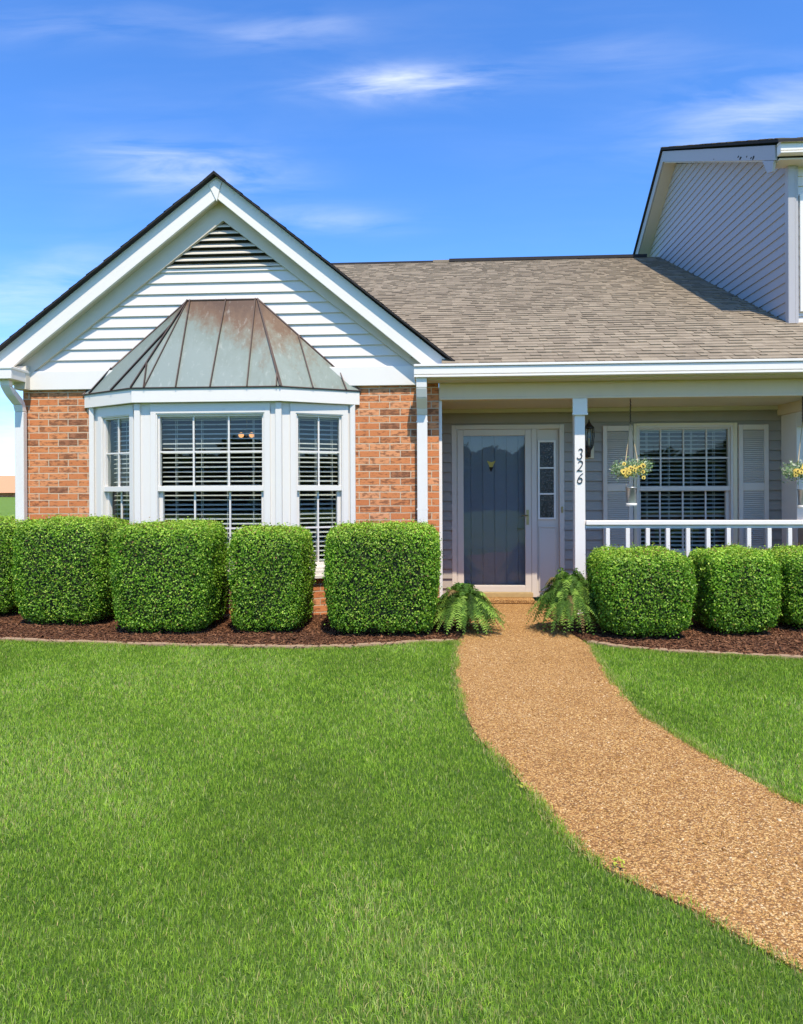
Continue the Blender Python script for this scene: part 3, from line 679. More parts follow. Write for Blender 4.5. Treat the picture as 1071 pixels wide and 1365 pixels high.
# ---------- leaves helper
def leaf_quads(P, N, size, wid, rng, tint, jitter=.9):
    """folded rhombus leaves at points P with normals N"""
    n = len(P); r = rng.normal(size=(n, 3)) * jitter + N; r /= np.linalg.norm(r, axis=1, keepdims=True) + 1e-9
    a = rng.normal(size=(n, 3)); t = a - (a * r).sum(1, keepdims=True) * r; t /= np.linalg.norm(t, axis=1, keepdims=True) + 1e-9
    s = np.cross(r, t); L = (size * rng.uniform(.7, 1.25, (n, 1))); W = L * wid
    V = np.stack([P - t * L * .5, P + s * W * .5 + r * W * .18, P + t * L * .5, P - s * W * .5 + r * W * .18], 1).reshape(-1, 3)
    F = np.arange(4 * n).reshape(-1, 4)
    F3 = np.concatenate([F[:, [0, 1, 2]], F[:, [0, 2, 3]]])
    return V, F3, np.repeat(tint, 4, axis=0)

def fsum(P, seeds, sc_):
    v = np.zeros(len(P)); rg = np.random.default_rng(seeds)
    for i in range(6):
        k = rg.normal(size=3) * sc_; v += np.sin(P @ k + rg.uniform(0, 6.28))
    return v / 6
def bush(cx, cy, rx, ry, H, label, seed, ex=7, n=44000, taper=.89, wild=1.0):
    rng = np.random.default_rng(seed)
    def shape(d):
        q = (np.abs(d) ** ex).sum(1) ** (1 / ex); return d / q[:, None]
    N0 = n; d = rng.normal(size=(N0, 3)); d /= np.linalg.norm(d, axis=1, keepdims=True)
    # area-uniform sampling on the unit cube surface, then rounded
    f = rng.integers(0, 6, N0); uv = rng.uniform(-1, 1, (N0, 2)); c = np.zeros((N0, 3)); ax = f % 3; sg = np.where(f < 3, 1, -1)
    for a in range(3):
        mk = ax == a; o = [i for i in range(3) if i != a]; c[mk, a] = sg[mk]; c[np.ix_(mk, o)] = uv[mk]
    keep = ~((ax == 2) & (sg < 0) & (rng.random(N0) < .75)); c = c[keep]
    p = shape(c); g = np.sign(p) * np.abs(p) ** (ex - 1)
    def place(p, sh):
        z = (p[:, 2] + 1) / 2; tp = taper + (1 - taper) * np.clip(z / .55, 0, 1) ** .8; tp = tp * (1 - .02 * np.clip((z - .7) / .3, 0, 1))
        Q = np.stack([p[:, 0] * (rx * tp - sh), p[:, 1] * (ry * tp - sh), .03 + z * (H - sh * .9 - .03)], 1)
        return Q
    low = fsum(p, seed, 3.5) * .028 * wild + fsum(p, seed + 1, 9) * .014 * wild
    Q = place(p, 0); Nn = g / np.stack([np.full(len(p), rx), np.full(len(p), ry), np.full(len(p), H / 2)], 1); Nn /= np.linalg.norm(Nn, axis=1, keepdims=True) + 1e-9
    dep = rng.exponential(.030, len(p)); dep = np.clip(dep, 0, .10) - .008 * (rng.random(len(p)) < .25) * rng.random(len(p)) * 2.2
    out = (rng.random(len(p)) < .015 + .03 * (p[:, 2] > .9)) * rng.uniform(.01, .045, len(p)); Q = Q + Nn * (low - dep + out)[:, None]; Q += rng.normal(size=Q.shape) * .004; Q[:, 2] = np.maximum(Q[:, 2], .02)
    # leaf colours: paler young growth, with sunlit yellow painted in towards the top
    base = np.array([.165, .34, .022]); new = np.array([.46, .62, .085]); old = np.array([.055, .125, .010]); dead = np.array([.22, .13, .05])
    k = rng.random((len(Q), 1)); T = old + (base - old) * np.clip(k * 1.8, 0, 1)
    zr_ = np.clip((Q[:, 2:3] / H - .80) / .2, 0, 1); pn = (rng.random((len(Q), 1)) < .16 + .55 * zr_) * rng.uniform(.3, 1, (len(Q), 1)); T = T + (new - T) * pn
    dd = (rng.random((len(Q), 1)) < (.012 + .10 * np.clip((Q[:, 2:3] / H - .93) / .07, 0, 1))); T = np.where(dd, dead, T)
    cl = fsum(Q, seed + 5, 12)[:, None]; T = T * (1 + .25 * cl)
    Q2 = Q + np.array([cx, cy, 0])
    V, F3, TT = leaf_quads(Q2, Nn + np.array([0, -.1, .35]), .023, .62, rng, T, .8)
    # dark core added inside the leaves to block light
    nu, nv = 28, 18; th = np.linspace(0, 2 * np.pi, nu, endpoint=False); ph = np.linspace(-np.pi / 2, np.pi / 2, nv)
    TH, PH = np.meshgrid(th, ph); dd_ = np.stack([np.cos(PH) * np.cos(TH), np.cos(PH) * np.sin(TH), np.sin(PH)], -1).reshape(-1, 3)
    C = place(shape(dd_), .055) + np.array([cx, cy, 0]); q = []
    for j in range(nv - 1):
        for i in range(nu): q.append((j * nu + i, j * nu + (i + 1) % nu, (j + 1) * nu + (i + 1) % nu, (j + 1) * nu + i))
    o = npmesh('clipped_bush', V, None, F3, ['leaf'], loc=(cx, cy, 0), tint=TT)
    tag(o, label, 'bush', 'clipped evergreen bushes in the front beds')
    q = np.array(q); npmesh('dark_core', C, q, None, ['core'], parent=o, loc=(cx, cy, 0))
    b = MB()
    for i in range(5):
        a = rng.uniform(0, 6.28); b.tube([(cx + .05 * math.cos(a), cy + .05 * math.sin(a), -.02), (cx + rx * .5 * math.cos(a), cy + ry * .5 * math.sin(a), .25)], [.016, .008], 6)
    b.build('stem', 'bark', o)
    return o
bush(-5.32, 7.92, .57, .50, 1.12, 'leftmost clipped bush, half hidden by its neighbour and cut by the photo edge', 21, n=40000)
bush(-4.01, 7.45, .51, .46, 1.13, 'clipped bush in front of the left brick pier, left of the bay window', 22, n=46000)
bush(-2.78, 7.03, .50, .43, 1.10, 'broad square bush below the left half of the bay window', 23, n=50000)
bush(-1.745, 7.10, .385, .40, 1.045, 'narrower bush below the bay window with gaps on both sides', 24, n=40000)
bush(-.595, 7.02, .555, .45, 1.075, 'widest square bush in front of the right brick pier, beside the left fern', 25, n=52000, ex=7.5)
bush(1.915, 6.98, .445, .47, .835, 'low rounded bush beside the right fern, below the hanging flower basket', 26, ex=5, n=42000)
bush(2.875, 7.17, .355, .42, .825, 'low rounded bush in the middle of the right bed, below the porch railing', 27, ex=5, n=36000)
bush(3.80, 7.37, .48, .42, .81, 'low bush at the right edge of the photo, cut off by the frame', 28, ex=5, n=36000)

# ---------- ferns
def fern(cx, cy, rad, H, nf, label, seed, up=.4):
    rng = np.random.default_rng(seed); Vs = []; Fs = []; Ts = []; k = 0; b = MB()
    for i in range(nf):
        az = rng.uniform(0, 2 * math.pi); ln = rng.uniform(.8, 1.15); upr = rng.random() < up; rf = rng.uniform(.25, .7) if upr else rng.uniform(.6, 1.1)
        reach = rad * rf; hh = H * rng.uniform(.65, 1.0) * (1.08 - .45 * rf)
        dr = np.array([math.cos(az), math.sin(az), 0]); sd_ = np.array([-dr[1], dr[0], 0])
        m = 30; T = np.linspace(0, 1, m); droop = hh * (rng.uniform(.1, .5) if upr else rng.uniform(.45, .98)); pk = .5 if not upr else .7
        zz = np.where(T < pk, hh * (1 - ((pk - T) / pk) ** 2), hh - droop * (np.maximum(T - pk, 0) / (1 - pk)) ** 1.7)
        wob = rng.normal() * .10 * reach; pts = np.stack([cx + dr[0] * reach * T + sd_[0] * wob * T ** 2, cy + dr[1] * reach * T + sd_[1] * wob * T ** 2, .04 + zz], 1)
        pts[:, 2] = np.maximum(pts[:, 2], .025 + .02 * rng.random())
        col = np.array([.075, .155, .022]) * rng.uniform(.4, 1.4); 
        if rng.random() < .3: col = np.array([.24, .38, .06]) * rng.uniform(.8, 1.2)
        if rng.random() < .05: col = np.array([.22, .15, .06])
        for j in range(3, m):
            t = pts[min(j + 1, m - 1)] - pts[j - 1]; t /= np.linalg.norm(t); nrm = np.cross(sd_, t); nrm /= np.linalg.norm(nrm)
            L = .052 * ln * math.sin(math.pi * (.15 + .83 * T[j])) ** .7 + .006
            for s in (-1, 1):
                dv = (sd_ * s + t * .35 - nrm * .0 + rng.normal(size=3) * .16 + np.array([0, 0, -.25])); dv /= np.linalg.norm(dv); w = t * .0052
                tip = pts[j] + dv * L - np.array([0, 0, .012 * rng.random()])
                Vs += [pts[j] - w, pts[j] + w, pts[j] + dv * L * .65 + w * .8, tip, pts[j] + dv * L * .65 - w * .8]
                Fs += [(k, k + 1, k + 2), (k, k + 2, k + 4), (k + 4, k + 2, k + 3)]; k += 5; cc = col * rng.uniform(.8, 1.2); Ts += [cc] * 5
    o = npmesh('fern', np.array(Vs), None, np.array(Fs), ['fern'], loc=(cx, cy, 0), tint=np.array(Ts)); tag(o, label, 'fern')
fern(.20, 7.03, .42, .48, 330, 'low spreading fern with drooping fronds left of the path, against the widest bush', 31, .25)
fern(1.26, 7.08, .40, .63, 360, 'taller upright fern right of the path at the foot of the numbered post', 32, .45)

# ---------- hanging baskets
def basket(x, y, ztop, zfl, label, seed, hang_h, w=.235, nfl=30):
    rng = np.random.default_rng(seed)
    t = thing('hanging_basket', (x, y, zfl), label, 'flower basket', 'hanging sunflower baskets under the porch beam')
    b = MB(); b.tube([(x, y, ztop), (x, y, ztop - .03)], .006, 6); zz = ztop - .02
    k = 0
    while zz > hang_h:
        b.tube([(x + (.004 if k % 2 else -.004), y, zz), (x - (.004 if k % 2 else -.004), y, zz - .022)], .0065, 5); zz -= .018; k += 1
    b.build('hanging_chain', 'chain', t)
    b = MB()
    for dx in (-.07, .085): b.tube([(x, y, hang_h + .01), (x + dx * .9, y - .02, zfl + .03)], .0045, 6)
    for dx in (-.05, .066): b.tube([(x + dx, y, zfl + .02), (x + dx, y, zfl - .25)], .003, 5)
    b.build('rope', 'rope', t)
    b = MB(); b.lathe((x + .008, y, zfl - .455), [(0, 0), (.052, 0), (.054, .02), (.062, .20), (.066, .202), (.066, .212), (.058, .212), (.05, .1), (0, .1)], 18); b.lathe((x + .008, y, zfl - .455), [(.0535, .002), (.0565, .003), (.0575, .028), (.0545, .03)], 18)
    b.build('metal_bucket', 'steel', t)
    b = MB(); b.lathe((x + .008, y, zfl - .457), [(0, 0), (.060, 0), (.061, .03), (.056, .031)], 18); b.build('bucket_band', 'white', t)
    # foliage
    n = 1300; a = rng.uniform(0, 6.28, n); r = np.sqrt(rng.random(n)); P = np.stack([x + .01 + r * w * np.cos(a) * rng.uniform(.75, 1.08, n), y + r * .13 * np.sin(a), zfl - .05 + rng.normal(size=n) * .045 + (1 - r) * .03], 1)
    P[:, 2] += .05 * np.clip((P[:, 0] - x) / w, 0, 1) - .0
    tn = np.array([.20, .30, .17]) * rng.uniform(.6, 1.5, (n, 1)); tn[rng.random(n) < .3] = (.55, .58, .45)
    V, F3, TT = leaf_quads(P, np.array([[0, -.8, .4]]).repeat(n, 0), .034, .45, rng, tn, 1.0); npmesh('leaf_spray', V, None, F3, ['fern'], parent=t, loc=(x, y, zfl), tint=TT)
    for i in range(nfl):
        fx = x - .14 + .27 * rng.random(); fz = zfl - .055 + rng.normal() * .032; fy = y - .10 - rng.random() * .04; b = MB(); r0 = rng.uniform(.024, .034); tx, tz = rng.uniform(-.3, .3), rng.uniform(-.1, .5)
        for kk in range(11):
            a = 2 * math.pi * kk / 11; ux = Vector((math.cos(a), 0, math.sin(a))); vx = Vector((-math.sin(a), 0, math.cos(a))); ux.y = -(ux.x * tx + ux.z * tz) * .6; cc = Vector((fx, fy, fz))
            b.add([cc + ux * .006, cc + ux * r0 * .6 + vx * .007, cc + ux * r0, cc + ux * r0 * .6 - vx * .007], [(0, 1, 2, 3)])
        f = b.build('sunflower', 'yellow', t)
        MB().lathe((fx, fy - .002, fz), [(0, .008), (.006, .006), (.008, 0), (.006, -.006), (0, -.008)], 8).build('flower_centre', 'seed', f)
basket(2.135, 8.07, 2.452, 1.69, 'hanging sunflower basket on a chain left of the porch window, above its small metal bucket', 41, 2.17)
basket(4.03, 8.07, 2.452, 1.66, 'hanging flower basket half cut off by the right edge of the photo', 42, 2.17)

# chandelier glimpsed through the bay
ch = thing('chandelier', (-2.72, 9.6, 2.45), 'dining chandelier with two glowing globes seen through the bay window blinds', 'chandelier')
b = MB(); b.tube([(-2.72, 9.6, 2.45), (-2.72, 9.6, 2.18)], .01, 6); b.tube([(-2.80, 9.6, 2.20), (-2.76, 9.6, 2.14), (-2.72, 9.6, 2.17), (-2.68, 9.6, 2.14), (-2.65, 9.6, 2.20)], .008, 6); b.build('fixture_arm', 'brass', ch)
for x in (-2.80, -2.65): MB().lathe((x, 9.6, 2.205), [(0, -.04), (.028, -.028), (.04, 0), (.028, .028), (0, .04)], 14).build('globe', 'bulb', ch)

# ================================================================== NEIGHBOUR
nb = thing('neighbor_house', (6.0, 11, 0), 'taller attached neighbour at the right with white siding and steep side gable', 'house')
FW = (Vector((4.4, 0)), Vector((0, 1)), Vector((-1, 0)))
# wall facing left: u = world y
fr = lambda z: 9.10 if z < 5.56 else 9.10 + (z - 5.57) / .459
bk = lambda z: 13.39 + (7.55 - z) / .70
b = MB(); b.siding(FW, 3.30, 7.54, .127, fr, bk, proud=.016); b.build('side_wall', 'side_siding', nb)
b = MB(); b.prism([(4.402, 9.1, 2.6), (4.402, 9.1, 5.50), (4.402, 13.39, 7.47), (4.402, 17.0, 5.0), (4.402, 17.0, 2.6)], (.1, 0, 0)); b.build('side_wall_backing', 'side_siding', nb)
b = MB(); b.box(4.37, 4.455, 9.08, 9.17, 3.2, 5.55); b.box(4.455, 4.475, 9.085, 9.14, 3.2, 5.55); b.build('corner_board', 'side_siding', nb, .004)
FN, _ = frame((0, 9.15), (1, 9.15))
b = MB(); b.siding(FN, 3.1, 5.5, .127, lambda z: 4.475, lambda z: 9.5, (), .016); b.box(4.48, 9.5, 9.152, 9.3, 2.9, 5.5); b.build('front_wall', 'white_siding', nb)
b = MB(); b.box(4.525, 4.60, 9.10, 9.148, 3.66, 5.15); b.box(5.5, 5.58, 9.10, 9.148, 3.66, 5.15); b.box(4.60, 5.5, 9.10, 9.148, 5.07, 5.15); b.box(4.60, 5.5, 9.10, 9.148, 3.66, 3.74); b.box(4.6, 5.5, 9.11, 9.14, 4.38, 4.44)
nw = b.build('window', 'white', nb, .004); MB().box(4.6, 5.5, 9.125, 9.135, 3.74, 5.07).build('pane', 'white_siding', nw)
# rake boards and roof
b = MB()
b.prism([(4.15, 8.95, 5.51), (4.15, 13.36, 7.565), (4.15, 13.36, 7.765), (4.15, 8.95, 5.70)], (.03, 0, 0))
b.prism([(4.149, 9.02, 5.40), (4.149, 9.16, 5.44), (4.149, 9.30, 5.67), (4.149, 8.98, 5.52)], (.032, 0, 0)); b.build('rake_board', 'side_siding', nb, .003)
b = MB(); rr_ = random.Random(4)
for yy, sz in ((9.55, .05), (9.62, .03), (9.75, .025), (9.95, .05), (10.02, .03), (10.9, .02)):
    zz = 5.51 + (yy - 8.95) * .466 + .03 + rr_.random() * .03; n_ = 9
    b.prism([(4.149, yy + sz * math.cos(6.283 * i / n_) * rr_.uniform(.5, 1), zz + sz * .5 * math.sin(6.283 * i / n_) * rr_.uniform(.5, 1)) for i in range(n_)], (-.002, 0, 0))
b.build('peeled_paint', 'dark', nb)
b = MB(); b.prism([(4.15, 13.36, 7.565), (4.15, 17.0, 5.07), (4.15, 17.0, 5.29), (4.15, 13.36, 7.765)], (.03, 0, 0)); b.build('rake_board', 'side_siding', nb, .003)
b = MB(); b.prism([(4.18, 8.97, 5.50), (4.18, 13.36, 7.545), (4.18, 13.36, 7.56), (4.18, 8.97, 5.52)], (.22, 0, 0)); b.prism([(4.18, 13.36, 7.545), (4.18, 17.0, 5.05), (4.18, 17.0, 5.07), (4.18, 13.36, 7.56)], (.22, 0, 0))
b.prism([(4.19, 8.92, 5.50), (9.6, 8.92, 5.50), (9.6, 9.16, 5.50), (4.19, 9.16, 5.50)], (0, 0, .02)); b.build('soffit', 'soffit', nb)
b = MB(); b.prism([(4.12, 8.80, 5.665), (4.12, 13.38, 7.80), (4.12, 13.38, 7.84), (4.12, 8.80, 5.70)], (5.6, 0, 0)); b.prism([(4.12, 13.38, 7.79), (4.12, 17.1, 5.25), (4.12, 17.1, 5.29), (4.12, 13.38, 7.83)], (5.6, 0, 0))
nr = b.build('roof', 'shingle_dark', nb)
e = Vector((4.11, 8.80, 5.70)); d = Vector((0, 13.38 - 8.80, 7.84 - 5.70)); Lr = d.length; d.normalize(); nn = Vector((0, -d.z, d.y))
shingles(lambda u, v, h: tuple(e + Vector((u, 0, 0)) + d * v + nn * h), 0, 5.6, 0, Lr).build('roof_shingles', 'shingle', nr)
b = MB(); kgutter(b, 4.165, 9.7, 8.83, 5.545, 5.70); b.build('gutter', 'white', nb, .003)
# neighbour's lower brick front, seen through the end of the porch
b = MB(); b.box(4.40, 4.86, 9.3, 9.5, -.1, 3.0); b.box(4.86, 6.0, 9.3, 9.5, -.1, 1.38); b.box(6.0, 9, 9.3, 9.5, -.1, 3.0); b.box(4.86, 6.0, 9.3, 9.5, 2.45, 3.0); b.build('brick_wall', 'brick', nb)
b = MB(); b.box(4.83, 6.03, 9.27, 9.30, 1.36, 1.41); b.box(4.83, 4.87, 9.28, 9.31, 1.41, 2.45); w = b.build('window', 'white', nb, .003)
MB().box(4.87, 6.0, 9.36, 9.37, 1.41, 2.45).build('pane', 'glass', w); MB().box(4.87, 6.0, 9.42, 9.44, 1.41, 2.45).build('curtain', 'dark', w)

# ================================================================== GROUND
def smooth_curve(pts, n=60):
    pts = [Vector((p[0], p[1], 0)) for p in pts]; out = []
    for i in range(len(pts) - 1):
        p0 = pts[max(i - 1, 0)]; p1 = pts[i]; p2 = pts[i + 1]; p3 = pts[min(i + 2, len(pts) - 1)]
        for k in range(n // len(pts) + 2):
            t = k / (n // len(pts) + 2)
            out.append(.5 * ((2 * p1) + (p2 - p0) * t + (2 * p0 - 5 * p1 + 4 * p2 - p3) * t * t + (3 * p1 - p0 - 3 * p2 + p3) * t ** 3))
    out.append(pts[-1]); return [(p.x, p.y) for p in out]
pathL = smooth_curve([(.47, 8.72), (.40, 8.0), (.24, 7.2), (.135, 6.45), (.10, 5.6), (.11, 4.96), (.18, 4.11), (.36, 3.45), (.50, 2.88), (.62, 2.62), (.84, 2.39), (.97, 2.20), (1.12, 2.04), (1.5, 1.78), (2.2, 1.5), (4, 1.2), (7, 1.0)])
pathR = smooth_curve([(1.13, 8.72), (1.16, 8.0), (1.24, 7.2), (1.325, 6.46), (1.275, 5.6), (1.24, 4.92), (1.265, 4.4), (1.36, 4.0), (1.475, 3.55), (1.60, 3.22), (1.85, 2.92), (2.4, 2.65), (3.2, 2.42), (4.2, 2.3), (7, 2.2)])
bedL = smooth_curve([(-9, 7.2), (-7, 6.95), (-5.4, 6.62), (-4.2, 6.41), (-2.68, 6.24), (-1.6, 6.19), (-.946, 6.22), (-.214, 6.44), (.12, 6.50)])
bedR = smooth_curve([(1.32, 6.50), (1.70, 6.24), (2.3, 6.08), (2.97, 5.96), (4.5, 5.78), (8, 5.6)])
polyP = pathL + pathR[::-1]
polyL = bedL + [(.24, 7.2), (.40, 8.0), (-.1, 8.05), (-9, 8.05)]
polyR = bedR + [(8, 8.05), (1.16, 8.05), (1.24, 7.2)]
def inside(poly, x, y):
    r = np.zeros(len(x), bool); n = len(poly); j = n - 1
    for i in range(n):
        xi, yi = poly[i]; xj, yj = poly[j]
        c = ((yi > y) != (yj > y)) & (x < (xj - xi) * (y - yi) / (yj - yi + 1e-12) + xi); r ^= c; j = i
    return r
def ntri(poly, z, name, mt, thick=.03):
    import mathutils
    tri = mathutils.geometry.tessellate_polygon([[Vector((x, y, 0)) for x, y in poly]]); k = len(poly)
    b = MB(); b.add([(x, y, z) for x, y in poly], [t if (Vector((poly[t[1]][0] - poly[t[0]][0], poly[t[1]][1] - poly[t[0]][1], 0)).cross(Vector((poly[t[2]][0] - poly[t[0]][0], poly[t[2]][1] - poly[t[0]][1], 0)))).z > 0 else t[::-1] for t in tri])
    b.add([(x, y, z) for x, y in poly] + [(x, y, z - thick) for x, y in poly], [(i, (i + 1) % k, k + (i + 1) % k, k + i) for i in range(k)])
    return tag(b.build(name, mt), kind='structure')
# terrain: flat near the house, rising gently far away
gx_ = np.concatenate([-np.geomspace(900, 12, 26), np.linspace(-11, 11, 12), np.geomspace(12, 900, 26)]); gy_ = np.concatenate([-np.geomspace(900, 6, 24), np.linspace(-5, 14, 10), np.geomspace(15, 1500, 40)])
GX, GY = np.meshgrid(gx_, gy_); D_ = np.clip(GY - 30, 0, 400); GZ = -.012 + D_ * .0185 * np.exp(-D_ / 260) + .15 * np.sin(GX * .05) * np.clip(D_ / 60, 0, 1)
nx, ny = len(gx_), len(gy_); ii = np.arange(nx * ny).reshape(ny, nx)
q = np.stack([ii[:-1, :-1], ii[:-1, 1:], ii[1:, 1:], ii[1:, :-1]], -1).reshape(-1, 4)
tag(npmesh('ground', np.stack([GX.ravel(), GY.ravel(), GZ.ravel()], 1), q, None, ['ground']), kind='structure')
ntri(polyP, .006, 'path', 'path'); 
bl = ntri(polyL, .012, 'mulch_bed', 'soil'); ntri(polyR, .012, 'mulch_bed', 'soil')
for cu, lb in ((bedL[20:], 'curved tan concrete edging along the left mulch bed'), (bedR, 'tan concrete edging along the right mulch bed')):
    b = MB(); n = len(cu)
    for i in range(n - 1):
        F, Ln = frame(cu[i], cu[i + 1]); b.lbox(F, 0, Ln + .002, -.065, .0, -.03, .026 + .003 * math.sin(i * 1.7))
    tag(b.build('bed_edging', 'edging', None, loc=(cu[n // 2][0], cu[n // 2][1], 0)), lb, 'edging')

# mulch chips
def chips(n, xr, yr, tests, zb, size, name, mt, flat=.35, el=2.2, seed=5, hscale=1.0, dens=None):
    rng = np.random.default_rng(seed); x = rng.uniform(*xr, n); y = rng.uniform(*yr, n); ok = np.zeros(n, bool)
    for p in tests: ok |= inside(p, x, y)
    if dens is not None: ok &= dens(x, y, rng)
    x = x[ok]; y = y[ok]; k = len(x)
    if name == 'gravel': x = x + rng.normal(size=k) * .016; y = y + rng.normal(size=k) * .016
    s = size * rng.lognormal(0, .4, k)
    base = np.array([[1, 0, 0], [-.9, 0, 0], [0, 1, .1], [0, -1, -.1], [.1, 0, 1], [0, 0, -1]], float); base = base[None].repeat(k, 0) + rng.normal(size=(k, 6, 3)) * .22
    base *= (np.stack([s * el, s, s * flat], 1))[:, None, :] * .5
    a = rng.uniform(0, 6.28, k); tl = rng.normal(size=k) * .35; c, s_ = np.cos(a), np.sin(a)
    X = base[:, :, 0] * np.cos(tl)[:, None] - base[:, :, 2] * np.sin(tl)[:, None]; Z = base[:, :, 0] * np.sin(tl)[:, None] + base[:, :, 2] * np.cos(tl)[:, None]; Yv = base[:, :, 1]
    V = np.stack([x[:, None] + X * c[:, None] - Yv * s_[:, None], y[:, None] + X * s_[:, None] + Yv * c[:, None], zb + rng.uniform(0, 1, k)[:, None] * size * .6 * hscale + Z], -1).reshape(-1, 3)
    f = np.array([(0, 2, 4), (2, 1, 4), (1, 3, 4), (3, 0, 4), (2, 0, 5), (1, 2, 5), (3, 1, 5), (0, 3, 5)]); F3 = (f[None] + (np.arange(k) * 6)[:, None, None]).reshape(-1, 3)
    return npmesh(name, V, None, F3, [mt])
tag(chips(60000, (-6.2, 5.2), (5.7, 7.9), [polyL, polyR], .014, .016, 'mulch', 'mulch', .3, 2.6), 'dark red-brown bark mulch around the bushes', 'mulch', kind='stuff')
tag(chips(170000, (.0, 3.2), (1.4, 8.7), [polyP], .005, .0062, 'gravel', 'pebble', .6, 1.35, 8, .3, lambda x, y, r: r.random(len(x)) < np.clip(1.25 - (y - 2) * .13, .3, 1)), 'orange-tan exposed pebbles set in the curved path', 'gravel', kind='stuff')

# grass
def grass():
    rng = np.random.default_rng(3); xs = []; ys = []; sz = []
    for y0, y1, dn, w, h in ((.9, 2.2, 32000, .0019, .019), (2.2, 3.2, 24000, .0023, .020), (3.2, 4.6, 16000, .0029, .022), (4.6, 7.3, 10500, .0038, .026)):
        x0, x1 = -.66 * y1 - .5, min(.60 * y1 + .6, 5.2); n = int((x1 - x0) * (y1 - y0) * dn); x = rng.uniform(x0, x1, n); y = rng.uniform(y0, y1, n)
        xs.append(x); ys.append(y); sz.append(np.stack([np.full(n, w), np.full(n, h)], 1))
    x = np.concatenate(xs); y = np.concatenate(ys); s = np.concatenate(sz)
    # ragged border: shift the test point a little
    P0 = np.stack([x, y, np.zeros(len(x))], 1); jx = x + rng.normal(size=len(x)) * .010 + .085 * fsum(P0, 61, 16); jy = y + rng.normal(size=len(x)) * .010 + .085 * fsum(P0, 62, 16)
    ip = inside(polyP, jx, jy); ed = inside(polyP, x + .045, y) | inside(polyP, x - .045, y) | inside(polyP, x, y + .045) | inside(polyP, x, y - .045) | inside(polyP, x, y)
    bad = ip | inside(polyL, x, y - .0) | inside(polyR, x, y) | ((y > 7.05) & (x > -6.4))
    x = x[~bad]; y = y[~bad]; s = s[~bad]; ed = ed[~bad]; k = len(x)
    # longer, ragged tufts that lean over the edges of the path
    for poly in (pathL, pathR, [(a, c - .025) for a, c in bedL], [(a, c - .025) for a, c in bedR]):
        pl = np.array([p for p in poly if 1.0 < p[1] < 6.6 and -5.6 < p[0] < 3.6]); sg = rng.integers(0, len(pl) - 1, 26000); tt = rng.random(len(sg))[:, None]
        q = pl[sg] * (1 - tt) + pl[sg + 1] * tt; q3 = np.concatenate([q, np.zeros((len(q), 1))], 1); dn = np.clip(.35 + 1.6 * fsum(q3, 64, 11) + .6 * fsum(q3, 65, 30), 0.04, 1)
        q = q[rng.random(len(q)) < dn]; q = q + rng.normal(size=q.shape) * .015
        x = np.concatenate([x, q[:, 0]]); y = np.concatenate([y, q[:, 1]]); s = np.concatenate([s, np.stack([np.full(len(q), .0026), np.full(len(q), .036)], 1)]); ed = np.concatenate([ed, np.ones(len(q), bool)])
    k = len(x)
    P = np.stack([x, y, np.zeros(k)], 1); pn = fsum(P, 71, 2.0); pm = fsum(P, 72, 6.5); pf = fsum(P, 73, 28)
    hh = s[:, 1] * rng.uniform(.55, 1.2, k) * (1 + .35 * pm + .2 * pn + .25 * pf); ww = s[:, 0] * rng.uniform(.7, 1.25, k)
    az = rng.uniform(0, 6.28, k) ; fa = rng.uniform(0, 6.28, k); ln = rng.gamma(2.0, .33, k) + .08 * pf
    ln = np.clip(ln, 0, 1.5); dx = np.cos(az); dy = np.sin(az); wx = np.cos(fa) * ww / 2; wy = np.sin(fa) * ww / 2
    mx_ = x + dx * hh * ln * .35; my = y + dy * hh * ln * .35; mz = hh * .62 * np.cos(ln * .5); tx = x + dx * hh * ln * .95; ty = y + dy * hh * ln * .95; tz = hh * np.cos(ln * .75)
    z0 = np.full(k, -.004)
    V = np.stack([np.stack([x - wx, y - wy, z0], 1), np.stack([x + wx, y + wy, z0], 1), np.stack([mx_ + wx * .8, my + wy * .8, mz], 1), np.stack([mx_ - wx * .8, my - wy * .8, mz], 1), np.stack([tx, ty, tz], 1)], 1).reshape(-1, 3)
    i5 = np.arange(k)[:, None] * 5; F4 = i5 + np.array([0, 1, 2, 3]); F3 = i5 + np.array([3, 2, 4])
    g1 = np.array([.235, .40, .042]); g2 = np.array([.38, .56, .08]); g3 = np.array([.08, .175, .022]); dry = np.array([.52, .46, .22]); pale = np.array([.38, .48, .17])
    r = rng.random((k, 1)); T = g3 + (g1 - g3) * np.clip(r * 2, 0, 1) + (g2 - g1) * np.clip(r * 2 - 1, 0, 1)
    p3 = fsum(P, 79, 3.4); patch = np.clip(1.3 * pn + 1.0 * pm + .8 * p3 + .3 * pf + .05, -1, 1)[:, None]; T = T * (1 + .20 * patch) ; near = np.clip((3.4 - y) / 2.2, 0, 1)[:, None]
    T = np.where(rng.random((k, 1)) < np.clip(.05 + .26 * np.clip(patch, 0, 1) + .07 * near, 0, 1), pale, T)
    T = np.where(rng.random((k, 1)) < np.clip(.02 + .10 * np.clip(patch, 0, 1) + .02 * near, 0, 1), dry * rng.uniform(.6, 1.2, (k, 1)), T)
    T = np.where(ed[:, None] & (rng.random((k, 1)) < .28), dry * rng.uniform(.7, 1.25, (k, 1)), T)
    T *= rng.uniform(.8, 1.2, (k, 1)) * np.array([1.06, 1.0, 1.0])
    TT = np.repeat(T, 5, axis=0)
    o = npmesh('lawn_grass', V, F4, F3, ['grass'], tint=TT); tag(o, 'short mown green lawn with paler dry patches', 'grass', kind='stuff'); print('blades', k)
grass()
# soil under the blades
ntri([(-7, .4), (7, .4), (7, 7.3), (-7, 7.3)], -.006, 'lawn_soil', 'dirt', .002)

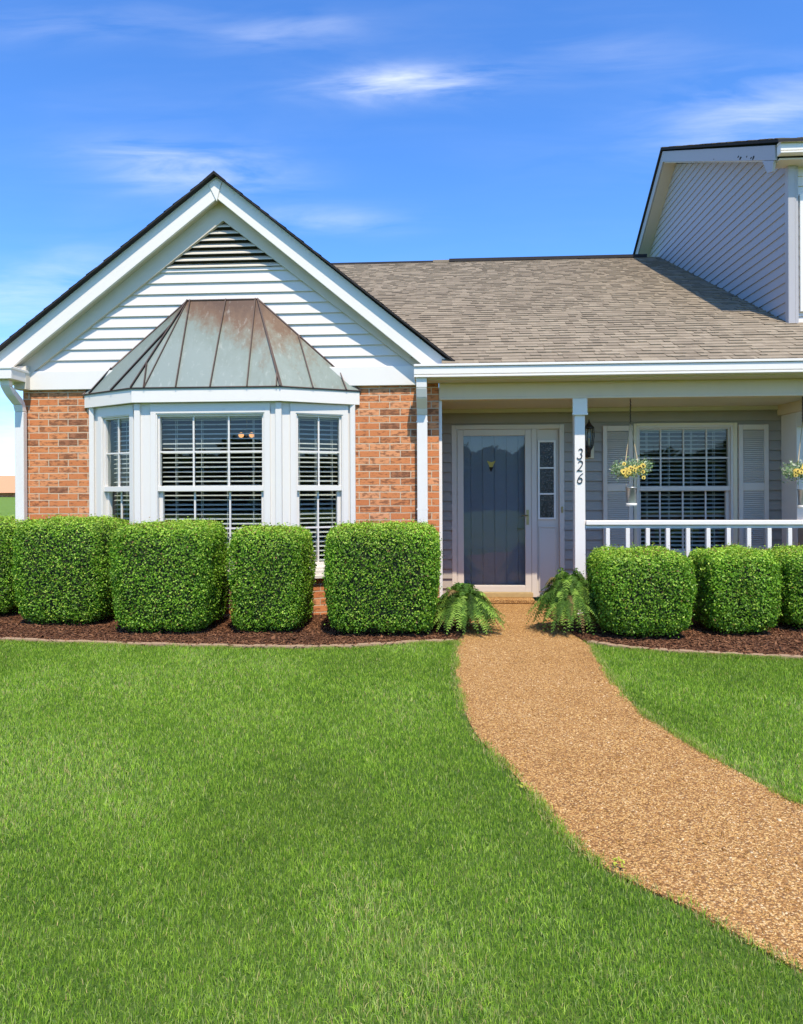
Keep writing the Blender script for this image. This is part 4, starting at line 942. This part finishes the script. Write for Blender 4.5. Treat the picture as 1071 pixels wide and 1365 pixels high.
# weeds at the path edge
for i, (x, y, lb) in enumerate(((.375, 3.32, 'small yellow-green weed at the left edge of the path, farther from the camera'), (.645, 2.63, 'small yellow-green weed at the left edge of the path, nearer the camera'))):
    rng = np.random.default_rng(90 + i); n = 16; a = rng.uniform(0, 6.28, n); r = .022 * np.sqrt(rng.random(n)); P = np.stack([x + r * np.cos(a) * 1.3, y + r * np.sin(a), .012 + .03 * rng.random(n)], 1)
    V, F3, TT = leaf_quads(P, np.array([[0, -.2, 1.]]).repeat(n, 0), .016, .7, rng, np.array([.42, .46, .06]) * rng.uniform(.6, 1.2, (n, 1)), .5)
    tag(npmesh('weed', V, None, F3, ['fern'], loc=(x, y, 0), tint=TT), lb, 'weed', 'weeds at the path edge')

# ---------- far background
fh = thing('distant_house', (-62, 92, 1.0), 'distant low building with a tan roof beyond the lawn at the far left', 'house')
b = MB(); b.box(-75, -52.0, 92, 100, -.5, 1.55); b.build('wall', 'brick', fh)
b = MB(); b.prism([(-76, 91.2, 1.45), (-51.5, 91.2, 1.45), (-53, 96, 3.85), (-74.5, 96, 3.85)], (0, .2, .05)); b.prism([(-51.5, 91.2, 1.45), (-51.5, 100.8, 1.45), (-53, 96, 3.85)], (.05, 0, .05)); b.build('roof', simple('peach_roof', (.52, .27, .14), .9), fh)
rng = np.random.default_rng(5); n = 1500; P = rng.normal(size=(n, 3)); P /= np.linalg.norm(P, axis=1, keepdims=True); Nn = P.copy(); P = P * (.75 + .25 * rng.random((n, 1))) * np.array([1.7, 1.2, 1.6]) + np.array([-52.6, 88, 2.1])
V, F3, TT = leaf_quads(P, Nn, .32, .7, rng, np.array([.09, .12, .03]) * rng.uniform(.6, 1.5, (n, 1)), .8)
o = npmesh('distant_shrub', V, None, F3, ['fern'], loc=(-52.6, 88, 1), tint=TT); tag(o, 'distant round shrub at the corner of the far tan-roofed building', 'shrub')
# wooded edge across the street behind the photographer, mirrored in the storm door
n = 26000; x = rng.uniform(-40, 40, n); hgt_ = 4.1 + .45 * np.sin(x * .35) + .4 * np.sin(x * .9 + 1) + .3 * np.sin(x * 2.1); zz = rng.random(n) ** .7 * hgt_; P = np.stack([x, -34 + rng.normal(size=n) * 1.6, zz], 1)
V, F3, TT = leaf_quads(P, np.array([[0, .8, .5]]).repeat(n, 0), .75, .7, rng, np.array([.06, .10, .025]) * rng.uniform(.5, 1.5, (n, 1)), .9)
tag(npmesh('far_wood', V, None, F3, ['fern'], tint=TT), 'dark leafy wood mirrored in the glass of the storm door', 'wood', kind='stuff')
